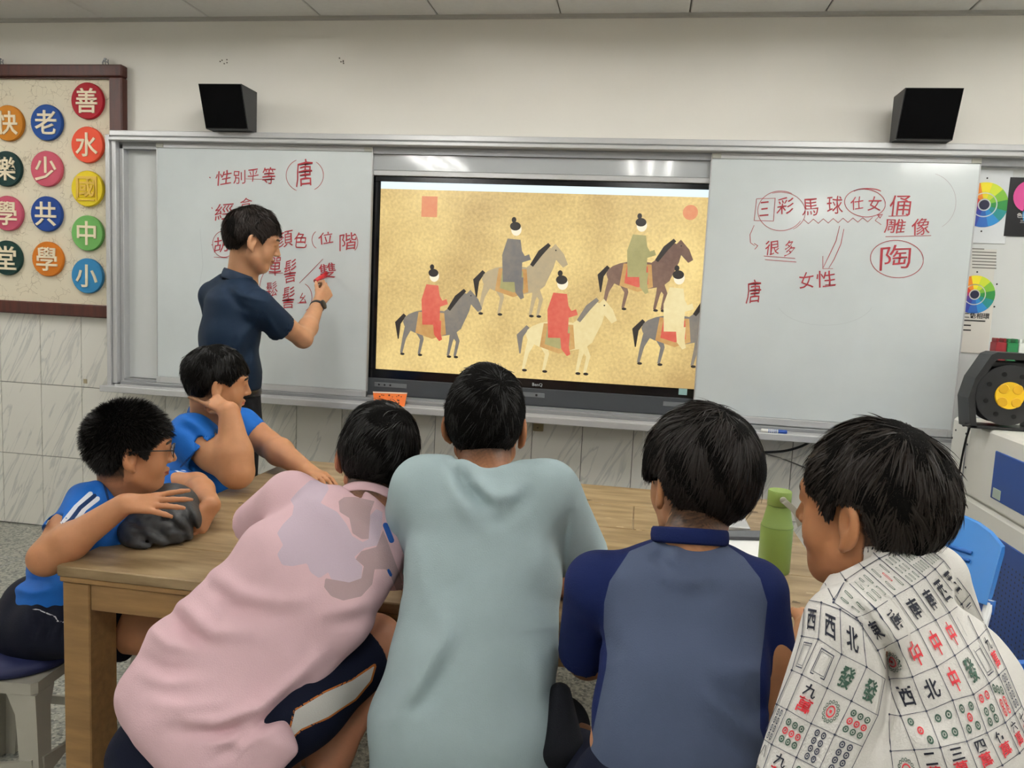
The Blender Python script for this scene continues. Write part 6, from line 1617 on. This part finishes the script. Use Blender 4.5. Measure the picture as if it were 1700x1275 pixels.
# ---- two boys in blue sports shirts at the far left end
def boy_glasses():
    e = person('boy in blue sports shirt and glasses with folded arms over a jacket', (-1.5, 1.8, 0))
    H = Head(q(217, 748, 1.85), (.77, .62, -.06), (0, 0, 1), .95)
    sk = Solid(); H.add(sk); nb = q(203, 838, 1.88)
    sk.cap(H.w((0, -.028, -.045)), nb, .052, .056, .025); sk.cap(H.w((0, .0, -.075)), nb+Rv(.03, .02, .0), .036, .045, .03)
    LT = (.62, -.78, 0)
    sk.ecap(q(185, 880, 1.88), q(90, 1000, 1.84), (.12, .075), (.12, .08), LT, .03)
    shR, shL = q(142, 838, 1.76), q(262, 812, 2.06)
    elR = q(78, 926, 1.63); wrR = q(205, 838, 1.70); elL = q(325, 806, 2.12); wrL = q(351, 838, 1.96)
    arm(sk, shR, elR, wrR, (.044, .040, .027), .02); arm(sk, shL, elL, wrL, (.042, .036, .025), .02)
    hand(sk, wrR, (.97, .18, .10), (0, .55, -.83), 1, curl=(.06, .08, .06, .10), spread=.26, thumb=(.35, .6), sc_=.90)
    hand(sk, wrL, (-.12, -.55, -.55), (-.75, .1, -.4), -1, curl=(.35, .4, .45, .45), spread=.15, thumb=(.6, .3), sc_=.85)
    b, V, F = solid_obj('body', sk, .0038, skin('glasses', 'b57f5a'), e)
    face_attrs(b, V, H, fadefn(-.085, -.055)); H.eyes(e)
    hair(e, H, zl([(-.14, -.068), (-.09, -.07), (-.045, -.055), (-.028, -.02), (-.012, .012), (.01, .01), (.035, -.01), (.045, .02), (.07, .045), (.14, .05)]), thick=(.012, .014, .016), seed=31, n=14000, length=.022, whorl=(.0, -.05, .11), lump=.003, spike=.62, colr='0b0a09', tint='14110f', width=.0008)
    glasses(e, H, 1)
    sh = Solid()
    pxloft(sh, [(192, 880, 1.88, .15, .085), (150, 930, 1.87, .152, .098), (112, 972, 1.86, .15, .10), (88, 1005, 1.85, .152, .105)], LT, .03, 2.2)
    sh.cap(q(172, 842, 1.82), q(145, 845, 1.77), .052, .055, .04); sh.cap(q(235, 830, 1.98), q(262, 822, 2.05), .05, .05, .04)
    sh.ecap(q(200, 845, 1.89), q(190, 875, 1.88), (.075, .06), (.12, .075), LT, .04)
    sleeve(sh, shR, q(103, 893, 1.67), .057, .054, k=.02); sleeve(sh, shL, q(308, 808, 2.13), .052, .050, k=.02)
    sh.cap(nb+Rv(.01, 0, .08), nb+Rv(0, 0, .01), .065, .058, .01, 's')
    f = lambda pts, w, h: sh.fold([q(x, y, 1.75) for x, y in pts], w, h)
    f([(110, 800), (95, 850), (80, 890)], .012, -.006); f([(40, 910), (55, 935), (90, 940)], .012, .007); f([(20, 950), (50, 965), (110, 960)], .012, -.006); f([(30, 925), (60, 950), (120, 975)], .012, .005)
    f([(150, 790), (165, 800), (180, 830)], .012, .005); f([(65, 880), (60, 920), (45, 940)], .012, -.006); f([(15, 975), (50, 985), (90, 980)], .010, .005)
    o, V, F = solid_obj('sports_shirt', sh, .0042, cloth('blue', '1a62b8', marks=[('stripe', 'e6eaf2'), ('dark_trim', '15305e')], rough=.6), e, 2)
    P = topx(V); fr = facing(V, F)
    st = np.maximum(linesd(P, [(150, 820), (126, 842), (105, 868), (86, 884)], 4.2), linesd(P, [(162, 828), (140, 845), (130, 860), (110, 874)], 4.0))
    st = np.maximum(st, linesd(P, [(283, 770), (295, 777), (309, 780)], 2.6)); st = np.maximum(st, linesd(P, [(283, 776), (296, 783), (310, 786)], 1.2))
    attr(o, 'stripe', np.where(fr, st, -9)); attr(o, 'dark_trim', np.where(fr, np.maximum(linesd(P, [(157, 823), (133, 843), (118, 863), (98, 880)], 3.5), linesd(P, [(172, 800), (180, 830)], 2.0)), -9))
    V_, F_ = ring_tube(nb+Rv(-.004, 0, .020), nrm(Rv(.22, .12, 1)), LT, .068, .062, .003, 44, 8, None, .018); mesh_np('collar', V_, F_, mat('collar_blue', '17559f', .8), o, True)
    s2 = Solid(); s2.ecap(q(82, 1010, 1.86), q(66, 1045, 1.83), (.15, .12), (.16, .125), LT, .03)
    kR, kL = Rv(-1.05, 1.78, .52), Rv(-1.02, 2.08, .52)
    s2.chain([q(85, 1035, 1.76), kR], [.085, .066], .03); s2.chain([q(60, 1035, 1.95), kL], [.085, .066], .03); s2.cutplane(kR-Rv(.20, 0, 0), (1, 0, 0), .27); s2.cutplane(kL-Rv(.20, 0, 0), (1, 0, 0), .27)
    for x in (60, 85, 110): s2.fold([q(x-10, 1000, 1.7), q(x, 1040, 1.7), q(x-8, 1065, 1.7)], .010, -.007)
    o2, V, F = solid_obj('shorts', s2, .005, cloth('sh_glasses', '0d1122', marks=[('piping', 'c9c9cc')], rough=.7), e)
    P = topx(V); attr(o2, 'piping', np.where(facing(V, F), np.maximum(linesd(P, [(36, 988), (40, 997), (54, 1001)], 1.1), linesd(P, [(50, 1010), (66, 1013), (92, 1024), (95, 1031), (112, 1034), (125, 1037)], 1.1)), -9))
    l = Solid()
    for k_ in (kR, kL): l.chain([k_-Rv(.26, .0, -.01), k_, k_+Rv(.0, 0, -.24), k_+Rv(-.02, 0, -.44)], [.068, .054, .045, .033], .02); l.cap(k_+Rv(-.03, 0, -.475), k_+Rv(.12, .02, -.485), .035, .03, .02)
    solid_obj('lower_legs', l, .006, skin('glasses', 'b57f5a'), e)
boy_glasses()
def boy_rest():
    e = person('boy in blue sports shirt resting his chin on a raised forearm', (-1.45, 2.5, 0))
    H = Head(q(360, 637, 2.47), (.80, .58, -.10), (.05, 0, 1), .97)
    sk = Solid(); H.add(sk, 1.12); nb = q(348, 702, 2.52)
    sk.cap(H.w((0, -.028, -.045)), nb, .056, .062, .025); sk.cap(H.w((0, .0, -.075)), nb+Rv(.03, .02, .0), .04, .05, .03)
    LT = (.55, -.83, 0)
    sk.ecap(q(342, 740, 2.55), q(325, 830, 2.52), (.15, .1), (.16, .11), LT, .03)
    shR, shL = q(318, 725, 2.38), q(402, 705, 2.72)
    elR = q(393, 783, 2.34); wrR = q(381, 683, 2.37); elL = q(446, 738, 2.72); wrL = q(508, 780, 2.56)
    arm(sk, shR, elR, wrR, (.058, .052, .033), .025); arm(sk, shL, elL, wrL, (.052, .046, .03), .025)
    hand(sk, wrR, (-.86, .05, .42), (-.15, .6, -.8), 1, curl=(.10, .9, 1.1, 1.1), spread=.10, thumb=(-.1, .9), sc_=.86, curl2=(.05, 1.0, 1.0, 1.0))
    hand(sk, wrL, (.8, -.5, -.05), (0, 0, -1), 1, sc_=.95)
    b, V, F = solid_obj('body', sk, .0042, skin('rest', 'bb8660'), e)
    face_attrs(b, V, H, fadefn(-.07, -.03, .0)); H.eyes(e)
    hair(e, H, zl([(-.14, -.055), (-.09, -.055), (-.05, -.048), (-.032, -.015), (-.018, .018), (.01, .022), (.035, .01), (.05, .03), (.07, .048), (.14, .05)]), thick=(.013, .015, .018), seed=41, n=8000, length=.04, whorl=(.01, -.04, .12), lump=.004, lift=.5)
    sh = Solid()
    pxloft(sh, [(345, 742, 2.55, .19, .11), (335, 790, 2.54, .20, .125), (325, 850, 2.52, .20, .13)], LT, .03, 2.2)
    sh.cap(q(335, 712, 2.48), q(316, 726, 2.40), .064, .070, .04); sh.cap(q(365, 705, 2.62), q(400, 708, 2.71), .06, .064, .04)
    sh.ecap(q(347, 705, 2.53), q(344, 735, 2.55), (.085, .07), (.14, .09), LT, .04)
    sleeve(sh, shR, q(346, 752, 2.37), .080, .080, k=.02); sleeve(sh, shL, q(422, 722, 2.72), .062, .060, k=.02)
    sh.cap(nb+Rv(.02, 0, .08), nb+Rv(.01, 0, .01), .072, .066, .01, 's')
    f = lambda pts, w, h: sh.fold([q(x, y, 2.35) for x, y in pts], w, h)
    f([(300, 690), (320, 700), (345, 720)], .012, .006); f([(295, 705), (315, 715), (340, 740)], .012, -.006); f([(370, 700), (365, 740), (370, 780)], .014, -.006)
    o, V, F = solid_obj('sports_shirt', sh, .005, cloth('blue2', '1a66bd', marks=[('stripe', 'c9d4e6'), ('dark_trim', '153a78')], rough=.6), e, 2)
    P = topx(V); fr = facing(V, F)
    attr(o, 'stripe', np.where(fr, np.maximum(linesd(P, [(288, 662), (302, 652)], 2.2), linesd(P, [(292, 668), (304, 660)], 1.0)), -9)); attr(o, 'dark_trim', np.where(fr, linesd(P, [(300, 775), (322, 752), (350, 738)], 1.6), -9))
    V_, F_ = ring_tube(nb+Rv(-.006, 0, .022), nrm(Rv(.3, .1, 1)), LT, .076, .068, .003, 44, 8, None, .018); mesh_np('collar', V_, F_, mat('collar_blue', '17559f', .8), o, True)
    s2 = Solid(); s2.ecap(q(322, 850, 2.52), q(320, 895, 2.50), (.17, .13), (.18, .13), LT, .03)
    kR, kL = Rv(-1.02, 2.42, .52), Rv(-1.02, 2.62, .52)
    s2.chain([Rv(-1.42, 2.42, .54), kR], [.09, .072], .03); s2.chain([Rv(-1.42, 2.62, .54), kL], [.09, .072], .03)
    solid_obj('shorts', s2, .006, cloth('navy_shorts3', '10142a'), e)
    l = Solid()
    for k_ in (kR, kL): l.chain([k_-Rv(.02, .0, -.0), k_+Rv(.03, 0, -.02), k_+Rv(.03, 0, -.24), k_+Rv(.0, 0, -.44)], [.062, .056, .05, .036], .02); l.cap(k_+Rv(-.0, 0, -.475), k_+Rv(.14, .02, -.485), .036, .032, .02)
    solid_obj('lower_legs', l, .006, skin('rest', 'bb8660'), e)
boy_rest()
# ---- crumpled padded jacket under the first boy's arms
def jacket():
    S = Solid(); rng = np.random.default_rng(7)
    c = qz(262, 905, TZ)
    S.ell(q(260, 880, 1.86), (.105, .095, .055), None, .03); S.ell(q(281, 843, 1.90), (.076, .08, .066), None, .03); S.ell(q(303, 868, 1.86), (.042, .06, .045), None, .02); S.ell(q(205, 893, 1.87), (.085, .07, .032), None, .03)
    S.ell(q(245, 895, 1.80), (.06, .05, .035), None, .02)
    for k in range(7):
        a = q(285-6*k, 800+14*k, 1.75); 
        S.fold([q(225+4*k, 828+11*k, 1.75), q(262+5*k, 822+9*k, 1.75), q(305+3*k, 838+8*k, 1.75), q(330, 870+6*k, 1.75)], .006, -.0035)
    for (x0, y0, x1, y1) in ((215, 880, 250, 905), (240, 870, 285, 905), (285, 870, 310, 900), (262, 858, 300, 880), (205, 865, 240, 880), (225, 895, 270, 912), (295, 850, 325, 880)):
        S.fold([q(x0, y0, 1.75), q((x0+x1)/2+3, (y0+y1)/2-4, 1.75), q(x1, y1, 1.75)], .008, -.006)
    S.cutplane(Rv(c[0], c[1]+.05, TZ+.002), (0, 0, -1), .4)
    o, V, F = solid_obj('padded_jacket', S, .004, mat('jacket_nylon', '38393b', .5, bump=.5, bscale=70, spec=.45), None, 1)
    tag(o, 'crumpled dark grey padded jacket on the table corner under the arms', 'jacket')
jacket()

# ---- stools
stool('beige plastic stool with navy pad under the boy in glasses', -1.60, 1.80, .1)
stool('beige plastic stool with navy pad under the boy in pink', -.72, 1.28, .3)
stool('stool out of view under the boy in the teal T-shirt', -.27, 1.30, .0)
stool('stool out of view under the boy in navy raglan sleeves', .10, 1.13, .2)
stool('stool out of view under the boy in the tile print shirt', .60, 1.0, .6)
stool('stool hidden behind the table corner under the boy resting his chin', -1.48, 2.52, .0)
